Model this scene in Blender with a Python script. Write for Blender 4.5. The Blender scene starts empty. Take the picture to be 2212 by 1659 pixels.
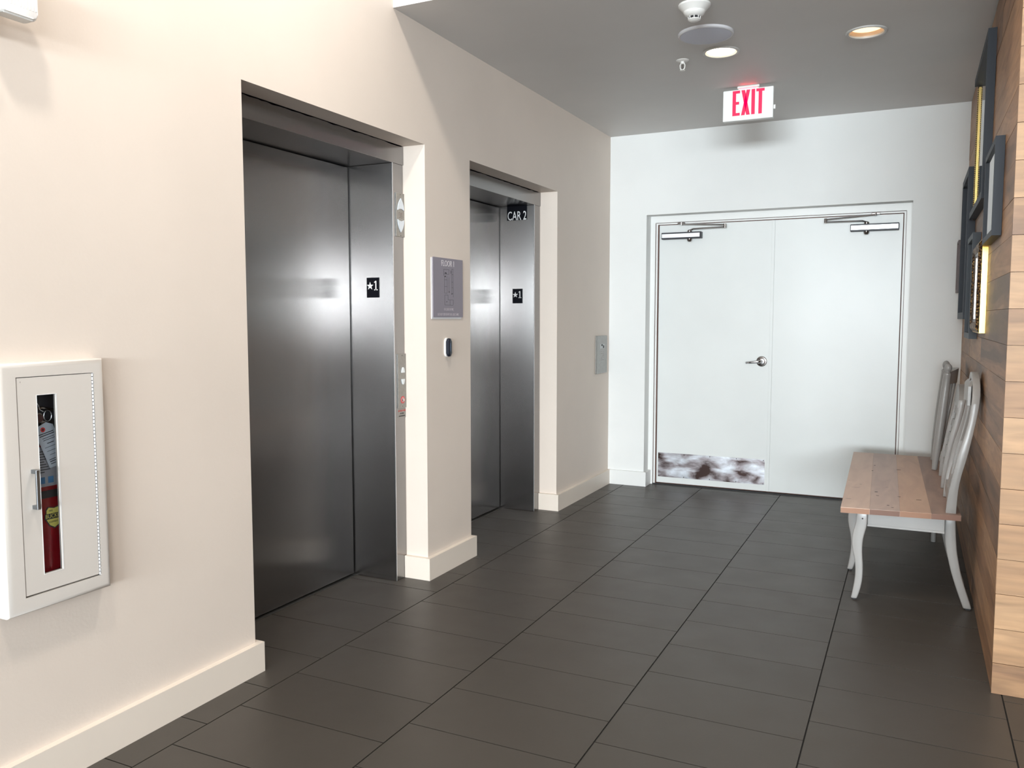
import bpy, bmesh, math, random
from mathutils import Vector, Matrix
random.seed(7)
S = bpy.context.scene
COL = S.collection
# ------------------------------------------------------------------ camera
cam = bpy.data.objects.new('camera', bpy.data.cameras.new('camera'))
COL.objects.link(cam)
cam.data.sensor_width = 36.0
cam.data.lens = 1797.31 / 2212 * 36.0
cam.data.clip_start = 0.02
YAW, PITCH, ROLL = -0.4491, -0.0791, -0.0005
fw = Vector((math.sin(YAW) * math.cos(PITCH), math.cos(YAW) * math.cos(PITCH), math.sin(PITCH)))
rt = fw.cross(Vector((0, 0, 1))).normalized()
up = rt.cross(fw)
rt, up = rt * math.cos(ROLL) + up * math.sin(ROLL), up * math.cos(ROLL) - rt * math.sin(ROLL)
M = Matrix((rt, up, -fw)).transposed().to_4x4()
M.translation = Vector((2.2535, 0, 1.3678))
cam.matrix_world = M
S.camera = cam
# ------------------------------------------------------------------ view and world
S.view_settings.view_transform = 'Standard'
S.view_settings.look = 'None'
S.view_settings.gamma = 1.0
S.view_settings.use_curve_mapping = False
S.view_settings.exposure = 0.06
try:
    S.cycles.max_bounces = 10
    S.cycles.diffuse_bounces = 5
    S.cycles.sample_clamp_indirect = 6.0
except Exception:
    pass
W = bpy.data.worlds.new('sky'); S.world = W; W.use_nodes = True
bg = W.node_tree.nodes['Background']
bg.inputs[0].default_value = (0.80, 0.90, 1.0, 1); bg.inputs[1].default_value = 1.2

def area(name, loc, direction, sx, sy, power, color, spread=math.pi):
    l = bpy.data.lights.new(name, 'AREA'); l.shape = 'RECTANGLE'; l.size = sx; l.size_y = sy
    l.energy = power; l.color = color; l.spread = spread
    o = bpy.data.objects.new(name, l); COL.objects.link(o)
    o.location = loc
    o.rotation_euler = Vector(direction).to_track_quat('-Z', 'Y').to_euler()
    return o
# daylight from behind the camera, window layout guessed; side light added for steel reflections
area('daylight_front', (3.9, -11.35, 1.93), (0, 1, 0), 6.6, 1.3, 2550, (0.86, 0.95, 1.0))
area('added_daylight_side', (8.35, -7.75, 1.93), (-1, 0, 0), 5.5, 1.3, 640, (0.92, 0.96, 1.0))
# guessed warm downlights, unseen, added to brighten the upper left wall
for _x, _y, _e in ((0.95, 0.7, 150), (1.05, 2.45, 160), (4.2, 0.8, 30)):
    _l = bpy.data.lights.new('guessed_downlight', 'SPOT'); _l.energy = _e; _l.color = (1.0, 0.93, 0.84)
    _l.spot_size = 2.6; _l.spot_blend = 0.8; _l.shadow_soft_size = 0.12
    _o = bpy.data.objects.new('guessed_downlight', _l); COL.objects.link(_o); _o.location = (_x, _y, 3.86)

# ------------------------------------------------------------------ materials
MATS = {}
def mat(name, color, rough=0.5, metal=0.0, **k):
    if name in MATS: return MATS[name]
    m = bpy.data.materials.new(name); m.use_nodes = True
    nt = m.node_tree; b = nt.nodes['Principled BSDF']
    b.inputs['Base Color'].default_value = (*color, 1)
    b.inputs['Roughness'].default_value = rough
    b.inputs['Metallic'].default_value = metal
    for kk, v in k.items():
        b.inputs[kk.replace('_', ' ')].default_value = v
    MATS[name] = m
    return m
def nodes(m):
    nt = m.node_tree
    return nt, nt.nodes['Principled BSDF'], nt.links
def add_noise(m, scale, detail=4, stretch=(1, 1, 1), coord='Object', distort=0.0):
    nt, b, L = nodes(m)
    tc = nt.nodes.new('ShaderNodeTexCoord'); mp = nt.nodes.new('ShaderNodeMapping'); n = nt.nodes.new('ShaderNodeTexNoise')
    mp.inputs['Scale'].default_value = stretch
    n.inputs['Scale'].default_value = scale; n.inputs['Detail'].default_value = detail; n.inputs['Distortion'].default_value = distort
    L.new(tc.outputs[coord], mp.inputs[0]); L.new(mp.outputs[0], n.inputs['Vector'])
    return n, mp
def ramp(m, src, stops):
    nt, b, L = nodes(m)
    r = nt.nodes.new('ShaderNodeValToRGB')
    while len(r.color_ramp.elements) < len(stops): r.color_ramp.elements.new(0.5)
    for e, (p, c) in zip(r.color_ramp.elements, stops):
        e.position = p; e.color = (*c, 1) if len(c) == 3 else c
    L.new(src, r.inputs[0])
    return r.outputs[0]
def bump(m, src, strength=0.1, dist=0.01):
    nt, b, L = nodes(m)
    bp = nt.nodes.new('ShaderNodeBump'); bp.inputs['Strength'].default_value = strength; bp.inputs['Distance'].default_value = dist
    L.new(src, bp.inputs['Height']); L.new(bp.outputs[0], b.inputs['Normal'])

def paint(name, c, rough=0.55, bs=0.08):
    m = mat(name, c, rough)
    n, _ = add_noise(m, 90, 3); bump(m, n.outputs[0], bs, 0.004)
    n2, _ = add_noise(m, 1.7, 4)
    c2 = tuple(x * 0.955 for x in c)
    o = ramp(m, n2.outputs[0], [(0.35, c2), (0.65, c)])
    nodes(m)[2].new(o, nodes(m)[1].inputs['Base Color'])
    return m
WALL = paint('wall_paint', (0.71, 0.62, 0.545))
LOBBY = paint('lobby_wall_paint', (0.22, 0.19, 0.165))
CEIL = paint('ceiling_paint', (0.68, 0.665, 0.65))
BACKP = paint('back_wall_paint', (0.76, 0.765, 0.75))
HALLC = paint('hall_ceiling_paint', (0.80, 0.79, 0.77))
BASEP = paint('baseboard_paint', (0.75, 0.665, 0.58), 0.4, 0.03)
DOORP = paint('door_paint', (0.72, 0.735, 0.72), 0.32, 0.05)
TRIMP = paint('door_frame_paint', (0.80, 0.80, 0.78), 0.35, 0.04)

def steel(name, c, rough, aniso, stretch=(1, 1, 1), scale=60, lo=0.85):
    m = mat(name, c, rough, 1.0)
    nt, b, L = nodes(m)
    b.inputs['Anisotropic'].default_value = aniso
    if aniso > 0:
        g = nt.nodes.new('ShaderNodeNewGeometry')
        t = nt.nodes.new('ShaderNodeVectorMath'); t.operation = 'CROSS_PRODUCT'; t.inputs[1].default_value = (0, 0.001, 1)
        L.new(g.outputs['Normal'], t.inputs[0]); L.new(t.outputs[0], b.inputs['Tangent'])
    n, _ = add_noise(m, scale, 5, stretch)
    o = ramp(m, n.outputs[0], [(0.3, tuple(x * lo for x in c)), (0.7, c)])
    L.new(o, b.inputs['Base Color'])
    return m
STEEL = steel('brushed_steel', (0.325, 0.315, 0.31), 0.25, 0.96, (40, 40, 1.5), 4, 0.94)
STEELF = steel('satin_steel', (0.60, 0.59, 0.57), 0.34, 0.4, (3, 3, 40), 6, 0.93)
STEELP = steel('plate_steel', (0.33, 0.325, 0.31), 0.38, 0.0)
CHROME = mat('chrome', (0.62, 0.62, 0.64), 0.14, 1.0)
DKCHROME = mat('dark_bronze_chrome', (0.20, 0.18, 0.17), 0.22, 1.0)
ALU = mat('aluminium', (0.78, 0.80, 0.82), 0.33, 1.0)
BLACK = mat('black_gap', (0.012, 0.012, 0.014), 0.6)
BLKPL = mat('black_plastic', (0.004, 0.0045, 0.008), 0.6, Specular_IOR_Level=0.15)
WHITE = mat('white_lettering', (0.85, 0.85, 0.85), 0.5)
PLASTIC = mat('white_plastic', (0.80, 0.79, 0.76), 0.4)
CABP = mat('cabinet_enamel', (0.62, 0.575, 0.53), 0.38)
LENS = mat('pale_blue_lens', (0.62, 0.67, 0.72), 0.35)
RED = mat('red_enamel', (0.22, 0.005, 0.010), 0.25)
REDINK = mat('red_ink', (0.55, 0.03, 0.03), 0.5)
DKINK = mat('dark_ink', (0.03, 0.03, 0.035), 0.6)
SIGNM = paint('mauve_sign_plastic', (0.235, 0.21, 0.25), 0.4, 0.0)
SIGNT = mat('pale_mauve_letters', (0.62, 0.58, 0.60), 0.5)
SIGNT2 = mat('dim_mauve_letters', (0.40, 0.36, 0.385), 0.5)
PAPER = mat('paper_tag', (0.50, 0.54, 0.60), 0.7)
YEL = mat('yellow_label', (0.75, 0.66, 0.16), 0.5)
GREYLAB = mat('grey_label', (0.33, 0.33, 0.36), 0.5)
BLUEI = mat('blue_ink', (0.06, 0.18, 0.36), 0.5)
BENCHP = paint('grey_bench_paint', (0.31, 0.30, 0.29), 0.28, 0.02)
SLATE = mat('slate_frame_paint', (0.009, 0.015, 0.026), 0.55)
SLATEL = mat('slate_backing', (0.030, 0.045, 0.062), 0.3)
MIRROR = mat('mirror_glass', (0.86, 0.88, 0.88), 0.02, 1.0)
GOLD = mat('bright_gold_leaf', (1.0, 0.66, 0.16), 0.28, 1.0)
GOLDB = mat('beaded_gold', (0.78, 0.60, 0.24), 0.35, 0.9)
COPPER = mat('copper_frame', (0.78, 0.42, 0.25), 0.4, 0.3)
DKWOOD = mat('dark_wood_frame', (0.06, 0.025, 0.02), 0.45)
ORN = mat('ornate_gold', (0.30, 0.17, 0.06), 0.35, 0.85)
_n = nodes(ORN)[0].nodes.new('ShaderNodeTexVoronoi'); _n.inputs['Scale'].default_value = 70
_tc = nodes(ORN)[0].nodes.new('ShaderNodeTexCoord'); nodes(ORN)[2].new(_tc.outputs['Object'], _n.inputs['Vector'])
bump(ORN, _n.outputs['Distance'], 1.0, 0.02)
nodes(ORN)[2].new(ramp(ORN, _n.outputs['Distance'], [(0.1, (0.5, 0.3, 0.1)), (0.5, (0.08, 0.04, 0.015))]), nodes(ORN)[1].inputs['Base Color'])
GLASS = mat('clear_glass', (0.85, 0.88, 0.9), 0.02)
nodes(GLASS)[1].inputs['Transmission Weight'].default_value = 1.0
nodes(GLASS)[1].inputs['IOR'].default_value = 1.1
SPK = mat('speaker_grille', (0.66, 0.69, 0.80), 0.6)
_v, _ = add_noise(SPK, 400, 1); bump(SPK, _v.outputs[0], 0.3, 0.002)

def emit(name, c, s):
    m = bpy.data.materials.new(name); m.use_nodes = True
    b = m.node_tree.nodes['Principled BSDF']
    b.inputs['Base Color'].default_value = (*c, 1)
    b.inputs['Emission Color'].default_value = (*c, 1); b.inputs['Emission Strength'].default_value = s
    return m
LAMPW = emit('lamp_bright', (1.0, 0.86, 0.66), 5.0)
LAMPD = emit('lamp_dim', (1.0, 0.76, 0.48), 1.5)
EXITR = emit('exit_red', (1.0, 0.0, 0.10), 1.0)
EXITR.node_tree.nodes['Principled BSDF'].inputs['Base Color'].default_value = (0.02, 0, 0, 1)
EXITG = emit('exit_led', (1.0, 0.02, 0.06), 14.0)
EXITW = mat('exit_face', (0.86, 0.87, 0.85), 0.4)

# floor tiles: brown grey porcelain
TILE = mat('floor_tile', (0.095, 0.087, 0.078), 0.42)
nt, b, L = nodes(TILE)
n, _ = add_noise(TILE, 1.6, 5)
oi = nt.nodes.new('ShaderNodeObjectInfo')
mx = nt.nodes.new('ShaderNodeMath'); mx.operation = 'MULTIPLY_ADD'; mx.inputs[1].default_value = 0.2; mx.inputs[2].default_value = 0.0
L.new(oi.outputs['Random'], mx.inputs[0])
ad = nt.nodes.new('ShaderNodeMath'); ad.operation = 'MULTIPLY_ADD'; ad.inputs[1].default_value = 0.65
L.new(n.outputs[0], ad.inputs[0]); L.new(mx.outputs[0], ad.inputs[2])
o = ramp(TILE, ad.outputs[0], [(0.2, (0.046, 0.039, 0.032)), (0.8, (0.058, 0.050, 0.042))])
L.new(o, b.inputs['Base Color'])
n2, _ = add_noise(TILE, 6, 5)
rr = nt.nodes.new('ShaderNodeMapRange'); rr.inputs[3].default_value = 0.36; rr.inputs[4].default_value = 0.50
L.new(n2.outputs[0], rr.inputs[0]); L.new(rr.outputs[0], b.inputs['Roughness'])
n3, _ = add_noise(TILE, 160, 2); bump(TILE, n3.outputs[0], 0.06, 0.002)
GROUT = mat('grout', (0.008, 0.007, 0.0065), 1.0)

def wood(name, axis, light, mid, dark):
    """axis = grain direction; colour per plank from Object Info Random."""
    m = mat(name, mid, 0.5)
    nt, b, L = nodes(m)
    st = [1, 1, 1]; 
    for i in range(3): st[i] = 0.8 if i == axis else 7.0
    oi = nt.nodes.new('ShaderNodeObjectInfo')
    tc = nt.nodes.new('ShaderNodeTexCoord'); mp = nt.nodes.new('ShaderNodeMapping')
    mp.inputs['Scale'].default_value = st
    sc = nt.nodes.new('ShaderNodeVectorMath'); sc.operation = 'SCALE'; sc.inputs[0].default_value = (13, 29, 17)
    L.new(oi.outputs['Random'], sc.inputs['Scale']); L.new(sc.outputs[0], mp.inputs['Location'])
    L.new(tc.outputs['Object'], mp.inputs[0])
    n1 = nt.nodes.new('ShaderNodeTexNoise'); n1.inputs['Scale'].default_value = 1.0; n1.inputs['Detail'].default_value = 3; n1.inputs['Distortion'].default_value = 1.2
    L.new(mp.outputs[0], n1.inputs['Vector'])
    wv = nt.nodes.new('ShaderNodeMath'); wv.operation = 'MULTIPLY'; wv.inputs[1].default_value = 14
    L.new(n1.outputs[0], wv.inputs[0])
    fr = nt.nodes.new('ShaderNodeMath'); fr.operation = 'PINGPONG'; fr.inputs[1].default_value = 1.0
    L.new(wv.outputs[0], fr.inputs[0])
    n2 = nt.nodes.new('ShaderNodeTexNoise'); n2.inputs['Scale'].default_value = 6; n2.inputs['Detail'].default_value = 6
    L.new(mp.outputs[0], n2.inputs['Vector'])
    # base tone: smooth heartwood patches + per plank shift
    a = nt.nodes.new('ShaderNodeMath'); a.operation = 'MULTIPLY_ADD'; a.inputs[1].default_value = 0.55; 
    L.new(oi.outputs['Random'], a.inputs[0])
    s = nt.nodes.new('ShaderNodeMath'); s.operation = 'SUBTRACT'; s.inputs[1].default_value = 0.27
    L.new(n1.outputs[0], s.inputs[0]); L.new(s.outputs[0], a.inputs[2])
    base = ramp(m, a.outputs[0], [(0.20, light), (0.55, mid), (0.85, dark)])
    f = nt.nodes.new('ShaderNodeMath'); f.operation = 'MULTIPLY_ADD'; f.inputs[1].default_value = 0.20; 
    L.new(fr.outputs[0], f.inputs[0])
    g = nt.nodes.new('ShaderNodeMath'); g.operation = 'MULTIPLY_ADD'; g.inputs[1].default_value = 0.62; g.inputs[2].default_value = 0.56
    L.new(n2.outputs[0], g.inputs[0]); L.new(g.outputs[0], f.inputs[2])
    mul = nt.nodes.new('ShaderNodeVectorMath'); mul.operation = 'SCALE'
    L.new(base, mul.inputs[0]); L.new(f.outputs[0], mul.inputs['Scale'])
    L.new(mul.outputs[0], b.inputs['Base Color'])
    bp = nt.nodes.new('ShaderNodeBump'); bp.inputs['Strength'].default_value = 0.12; bp.inputs['Distance'].default_value = 0.003
    L.new(n2.outputs[0], bp.inputs['Height']); L.new(bp.outputs[0], b.inputs['Normal'])
    return m
WOODS = wood('plank_wood_side', 1, (0.39, 0.22, 0.115), (0.30, 0.16, 0.082), (0.12, 0.066, 0.038))
WOODE = wood('plank_wood_end', 0, (0.37, 0.22, 0.112), (0.29, 0.16, 0.076), (0.15, 0.075, 0.037))

def seatwood(name, c1, c2):
    m = mat(name, c1, 0.5)
    n, _ = add_noise(m, 3.0, 5, (5, 0.9, 5), distort=0.8)
    n2, _ = add_noise(m, 9.0, 3, (1, 1, 1))
    nt, b, L = nodes(m)
    base = ramp(m, n.outputs[0], [(0.3, c2), (0.65, c1)])
    msk = ramp(m, n2.outputs[0], [(0.235, (0.10, 0.08, 0.08)), (0.29, (1, 1, 1))])
    mx = nt.nodes.new('ShaderNodeMix'); mx.data_type = 'RGBA'; mx.blend_type = 'MULTIPLY'; mx.inputs[0].default_value = 1
    L.new(base, mx.inputs[6]); L.new(msk, mx.inputs[7]); L.new(mx.outputs[2], b.inputs['Base Color'])
    bump(m, n.outputs[0], 0.1, 0.003)
    return m
SEATS = [seatwood('seat_wood_pink', (0.62, 0.46, 0.37), (0.54, 0.39, 0.32)),
         seatwood('seat_wood_grey', (0.52, 0.39, 0.33), (0.43, 0.32, 0.28)),
         seatwood('seat_wood_tan', (0.56, 0.37, 0.26), (0.47, 0.30, 0.22)),
         seatwood('seat_wood_dark', (0.34, 0.22, 0.17), (0.24, 0.155, 0.125))]
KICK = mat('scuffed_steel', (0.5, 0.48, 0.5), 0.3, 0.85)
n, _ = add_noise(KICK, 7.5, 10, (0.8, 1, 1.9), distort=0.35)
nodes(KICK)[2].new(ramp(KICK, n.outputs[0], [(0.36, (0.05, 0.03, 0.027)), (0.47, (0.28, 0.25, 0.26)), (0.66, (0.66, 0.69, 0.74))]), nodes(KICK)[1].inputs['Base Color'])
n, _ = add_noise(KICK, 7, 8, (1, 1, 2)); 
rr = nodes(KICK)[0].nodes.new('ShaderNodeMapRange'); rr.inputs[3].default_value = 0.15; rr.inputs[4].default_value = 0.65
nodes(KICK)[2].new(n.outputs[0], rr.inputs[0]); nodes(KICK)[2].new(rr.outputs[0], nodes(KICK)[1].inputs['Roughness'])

# ------------------------------------------------------------------ builders
def obj(name, bm, m, parent=None, smooth=False, bevel=0.0, seg=2):
    if bevel > 0:
        bmesh.ops.bevel(bm, geom=list(bm.edges), offset=bevel, segments=seg, affect='EDGES', profile=0.5)
    bmesh.ops.recalc_face_normals(bm, faces=list(bm.faces))
    me = bpy.data.meshes.new(name); bm.to_mesh(me); bm.free()
    me.materials.append(m)
    if smooth:
        for p in me.polygons: p.use_smooth = True
        if smooth == 'auto':
            me.set_sharp_from_angle(angle=math.radians(38))
    o = bpy.data.objects.new(name, me); COL.objects.link(o)
    if parent is not None:
        o.parent = parent
        o.matrix_parent_inverse = parent_world(parent).inverted()
    return o
def parent_world(o):
    m = Matrix.LocRotScale(o.location, o.rotation_euler, o.scale)
    if o.parent is not None:
        m = parent_world(o.parent) @ o.matrix_parent_inverse @ m
    return m
def tag(o, label=None, cat=None, group=None, kind=None):
    if label: o['label'] = label
    if cat: o['category'] = cat
    if group: o['group'] = group
    if kind: o['kind'] = kind
    return o
def thing(name, loc, label, cat, group=None, kind=None):
    o = bpy.data.objects.new(name, None); COL.objects.link(o); o.location = loc
    o.empty_display_size = 0.05
    return tag(o, label, cat, group, kind)
def BM(): return bmesh.new()
def box(bm, x0, x1, y0, y1, z0, z1):
    v = [bm.verts.new((x, y, z)) for x in (x0, x1) for y in (y0, y1) for z in (z0, z1)]
    for f in ((0, 1, 3, 2), (4, 6, 7, 5), (0, 4, 5, 1), (2, 3, 7, 6), (0, 2, 6, 4), (1, 5, 7, 3)):
        bm.faces.new([v[i] for i in f])
    return bm
def bx(*a): return box(BM(), *a)
def prism(bm, pts, d0, d1, axis):
    """polygon pts (2D) extruded along axis from d0 to d1. axis 'x': pts=(y,z); 'y': pts=(x,z); 'z': pts=(x,y)"""
    def P(p, d):
        return {'x': (d, p[0], p[1]), 'y': (p[0], d, p[1]), 'z': (p[0], p[1], d)}[axis]
    a = [bm.verts.new(P(p, d0)) for p in pts]; c = [bm.verts.new(P(p, d1)) for p in pts]
    bm.faces.new(a); bm.faces.new(c[::-1])
    n = len(pts)
    for i in range(n):
        bm.faces.new((a[i], a[(i + 1) % n], c[(i + 1) % n], c[i]))
    return bm
def lathe(bm, prof, loc=(0, 0, 0), axis=(0, 0, 1), seg=40, cap=True):
    """prof = [(r, h)...] along axis"""
    q = Vector((0, 0, 1)).rotation_difference(Vector(axis)); loc = Vector(loc)
    rings = []
    for r, h in prof:
        rings.append([bm.verts.new(loc + q @ Vector((max(r, 1e-5) * math.cos(2 * math.pi * i / seg), max(r, 1e-5) * math.sin(2 * math.pi * i / seg), h))) for i in range(seg)])
    for a, c in zip(rings, rings[1:]):
        for i in range(seg):
            bm.faces.new((a[i], a[(i + 1) % seg], c[(i + 1) % seg], c[i]))
    if cap:
        bm.faces.new(rings[0][::-1]); bm.faces.new(rings[-1])
    return bm
def sweep(bm, path, sections, closed_section=True):
    """path: list of Vector; sections: list of lists of Vectors already in world space"""
    rings = [[bm.verts.new(p) for p in s] for s in sections]
    n = len(rings[0])
    for a, c in zip(rings, rings[1:]):
        for i in range(n):
            bm.faces.new((a[i], a[(i + 1) % n], c[(i + 1) % n], c[i]))
    bm.faces.new(rings[0][::-1]); bm.faces.new(rings[-1])
    return bm
def tube(bm, pts, radii, seg=10):
    pts = [Vector(p) for p in pts]
    if not isinstance(radii, (list, tuple)): radii = [radii] * len(pts)
    secs = []
    ref = Vector((0.13, 0.97, 0.21))
    for i, p in enumerate(pts):
        t = (pts[min(i + 1, len(pts) - 1)] - pts[max(i - 1, 0)]).normalized()
        u = t.cross(ref)
        if u.length < 0.05: u = t.cross(Vector((1, 0, 0)))
        u.normalize(); v = t.cross(u)
        secs.append([p + (u * math.cos(2 * math.pi * k / seg) + v * math.sin(2 * math.pi * k / seg)) * radii[i] for k in range(seg)])
    return sweep(bm, pts, secs)
def ribbon(bm, pts, width_vecs, thick_vecs):
    """rect section strip: per point half-width vector and half-thickness vector"""
    secs = []
    for p, w, t in zip(pts, width_vecs, thick_vecs):
        p, w, t = Vector(p), Vector(w), Vector(t)
        secs.append([p - w - t, p + w - t, p + w + t, p - w + t])
    return sweep(bm, pts, secs)
def interp(tab, z):
    tab = sorted(tab)
    if z <= tab[0][0]: return tab[0][1]
    for (z0, v0), (z1, v1) in zip(tab, tab[1:]):
        if z <= z1: 
            t = (z - z0) / (z1 - z0); return v0 + (v1 - v0) * t
    return tab[-1][1]
def text(body, size, loc, xdir, ydir, m, name, parent, depth=0.0006, xscale=1.0, align='CENTER', bold=0.0):
    cu = bpy.data.curves.new(name, 'FONT'); cu.body = body; cu.size = size; cu.extrude = depth; cu.offset = bold
    cu.align_x = align; cu.align_y = 'CENTER'; cu.resolution_u = 3
    t = bpy.data.objects.new(name, cu); COL.objects.link(t)
    bpy.context.view_layer.update()
    me = bpy.data.meshes.new_from_object(t.evaluated_get(bpy.context.evaluated_depsgraph_get()))
    bpy.data.objects.remove(t)
    X = Vector(xdir).normalized(); Y = Vector(ydir).normalized(); Z = X.cross(Y)
    R = Matrix((X, Y, Z)).transposed().to_4x4(); R.translation = Vector(loc)
    me.transform(R @ Matrix.Diagonal((xscale, 1, 1, 1)))
    me.materials.clear(); me.materials.append(m)
    o = bpy.data.objects.new(name, me); COL.objects.link(o); 
    o.parent = parent; o.matrix_parent_inverse = parent_world(parent).inverted()
    return o

# ------------------------------------------------------------------ setting
Y1, Y2, Y3, Y4, HE = 2.388, 3.662, 4.135, 5.402, 2.241     # two elevator recesses in the left wall
D, HC, XR, YP = 6.511, 2.8207, 2.553, 3.412
YC = 3.392
TOP = 3.9
def st(name, bm, m, parent=None, **k):
    o = obj(name, bm, m, parent, **k)
    if parent is None: o['kind'] = 'structure'
    return o
# floor: sub floor + individual tiles
floor = st('floor', box(box(BM(), -0.75, 8.3, -11.3, 0.55, -0.08, -0.0002), -0.75, 4.6, 0.55, 6.9, -0.08, -0.0035), GROUT)
XA, TW, TP = 0.149, 0.61, 0.3016
offs = {0: 0.190 % TP, 1: 0.041}
k0 = 0
for k in range(-2, 7):
    x0 = XA + (k - 0) * TW; x1 = x0 + TW - 0.0050; x0 += 0.0
    off = 0.190 if k % 2 else 0.0415
    x0c = max(x0, -0.72)
    if x1 <= x0c + 0.03: continue
    j = int((0.56) / TP)
    y = off + j * TP
    if y < 0.56: y += TP
    ystart = y
    while y < 6.85:
        if not (x0 > 3.0 and y > 3.7) and not (x1 < -0.4 and not (2.2 < y < 5.7)):
            bmt = bx(x0c, x1, y, min(y + TP - 0.0042, 6.88), -0.0034, random.uniform(-0.0003, 0.0))
            obj('tile', bmt, TILE, floor)
        y += TP
far_tiles = obj('lobby_tiles', bx(-0.0, 8.2, -11.2, 0.54, -0.0001, 0.0), TILE, floor); far_tiles['kind'] = 'stuff'

# left wall with two recesses
bm = BM()
box(bm, -0.55, 0, -11.3, Y1, 0, TOP)
box(bm, -0.55, 0, Y1, Y2, HE, TOP)
box(bm, -0.55, 0, Y2, Y3, 0, TOP)
box(bm, -0.55, 0, Y3, Y4, HE, TOP)
box(bm, -0.55, 0, Y4, 6.9, 0, TOP)
wall_left = st('wall_left', bm, WALL)
# back wall with door recess
RX0, RX1, RH = 0.307, 2.22, 2.184
bm = BM()
box(bm, 0.0, RX0, D, D + 0.30, 0, HC)
box(bm, RX0, RX1, D, D + 0.30, RH, HC)
box(bm, RX1, 2.60, D, D + 0.30, 0, HC)
wall_back = st('wall_back', bm, BACKP)
# wood clad wall: core + single planks
wall_right = st('wall_right', bx(XR + 0.0125, 4.6, YP + 0.0125, D + 0.3, 0, TOP), mat('plank_backing', (0.10, 0.06, 0.04), 0.8))
zs = [0.0, 0.115]
while zs[-1] < TOP - 0.13: zs.append(zs[-1] + 0.1285)
for i, (z0, z1) in enumerate(zip(zs, zs[1:])):
    if z0 < HC - 0.02:
        y = YP + 0.0126; first = True
        while y < D - 0.01:
            ln = random.uniform(0.9, 1.9) if not first else random.uniform(0.55, 1.8)
            y1 = min(y + ln, D)
            if D - y1 < 0.3: y1 = D
            dx = random.uniform(-0.0008, 0.0008)
            obj('plank', bx(XR + dx, XR + 0.0123, y + 0.0003, y1 - 0.0009, z0 + 0.0005, min(z1, HC) - 0.0009), WOODS, wall_right)
            y = y1; first = False
    xs = [XR, XR + random.uniform(0.5, 1.6), 4.55]
    for xa_, xb_ in zip(xs, xs[1:]):
        dy = random.uniform(-0.0008, 0.0008)
        obj('plank', bx(xa_, xb_ - 0.0009, YP + dy, YP + 0.0123, z0 + 0.0005, z1 - 0.0012), WOODE, wall_right)

# ceiling of the elevator hall with two downlight holes
L1, L2, LR = (1.251, 4.718), (1.985, 4.718), 0.086
ceil = st('ceiling', bx(0.0, 2.6, YC, D + 0.3, HC, TOP), CEIL)
cb = BM()
for (x, y) in (L1, L2): lathe(cb, [(LR, HC - 0.05), (LR, HC + 0.12)], (x, y, 0), seg=48)
cut = obj('cutter', cb, CEIL)
mod = ceil.modifiers.new('b', 'BOOLEAN'); mod.object = cut; mod.operation = 'DIFFERENCE'; mod.solver = 'EXACT'
bpy.context.view_layer.update()
nm = bpy.data.meshes.new_from_object(ceil.evaluated_get(bpy.context.evaluated_depsgraph_get()))
ceil.modifiers.clear(); ceil.data = nm; bpy.data.objects.remove(cut)
# unseen lobby behind the camera: guessed ceiling, walls and windows for light and reflections
st('ceiling', bx(-0.55, 8.4, -11.3, YC, TOP, TOP + 0.1), HALLC)
st('wall_east', box(box(box(box(BM(), 8.2, 8.3, -11.3, YC + 0.2, 0, 1.25), 8.2, 8.3, -11.3, -10.5, 1.25, TOP), 8.2, 8.3, -5.0, YC + 0.2, 1.25, TOP), 8.2, 8.3, -10.5, -5.0, 2.60, TOP), LOBBY)
st('wall_side', bx(4.6, 8.3, YP + 0.1, YP + 0.3, 0, TOP), LOBBY)
st('wall_front', box(box(box(box(BM(), -0.0, 8.2, -11.3, -11.2, 0, 1.25), 0.0, 0.6, -11.3, -11.2, 1.25, TOP), 7.2, 8.2, -11.3, -11.2, 1.25, TOP), 0.6, 7.2, -11.3, -11.2, 2.60, TOP), LOBBY)
DARKF = mat('dark_window_frame', (0.04, 0.04, 0.045), 0.4)
w1 = st('window_1', box(box(BM(), 0.6, 7.2, -11.28, -11.22, 1.25, 1.30), 0.6, 7.2, -11.28, -11.22, 2.5, 2.54), DARKF)
obj('added_red_band', bx(0.6, 7.2, -11.22, -11.15, 1.18, 1.30), mat('added_red', (0.6, 0.05, 0.05), 0.4), w1)  # unseen red strip, added for a red line in the steel reflections
for x in (0.6, 1.9, 3.2, 4.5, 5.8, 7.14): obj('mullion', bx(x, x + 0.06, -11.28, -11.22, 1.30, 2.60), DARKF, w1)
w2 = st('added_window_2', bx(8.22, 8.28, -10.5, -5.0, 1.25, 1.30), DARKF)  # unseen window band, added so the steel jambs reflect something bright
for y in (-10.5, -9.1, -7.7, -6.3, -5.06): obj('mullion', bx(8.22, 8.28, y, y + 0.06, 1.30, 2.60), DARKF, w2)

# baseboards
BB, BH = 0.024, 0.117
def board(name, boxes):
    bm = BM()
    for b_ in boxes: box(bm, *b_)
    o = obj(name, bm, TRIMP if 'back' in name else BASEP, None); o['kind'] = 'structure'; return o
board('baseboard_left', [(0, BB, -11.2, Y1 + BB, 0, BH), (-0.13, 0, Y1, Y1 + BB, 0, BH)])
board('baseboard_left', [(0, BB, Y2 - BB, Y3 + BB, 0, BH), (-0.129, 0, Y2 - BB, Y2, 0, BH), (-0.129, 0, Y3, Y3 + BB, 0, BH)])
board('baseboard_left', [(0, BB, Y4 - BB, D, 0, BH), (-0.129, 0, Y4 - BB, Y4, 0, BH)])
board('baseboard_back', [(BB, RX0 + BB, D - BB, D, 0, BH), (RX0, RX0 + BB, D, D + 0.118, 0, BH)])
board('baseboard_back', [(RX1 - BB, XR, D - BB, D, 0, BH), (RX1 - BB, RX1, D, D + 0.118, 0, BH)])

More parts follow.
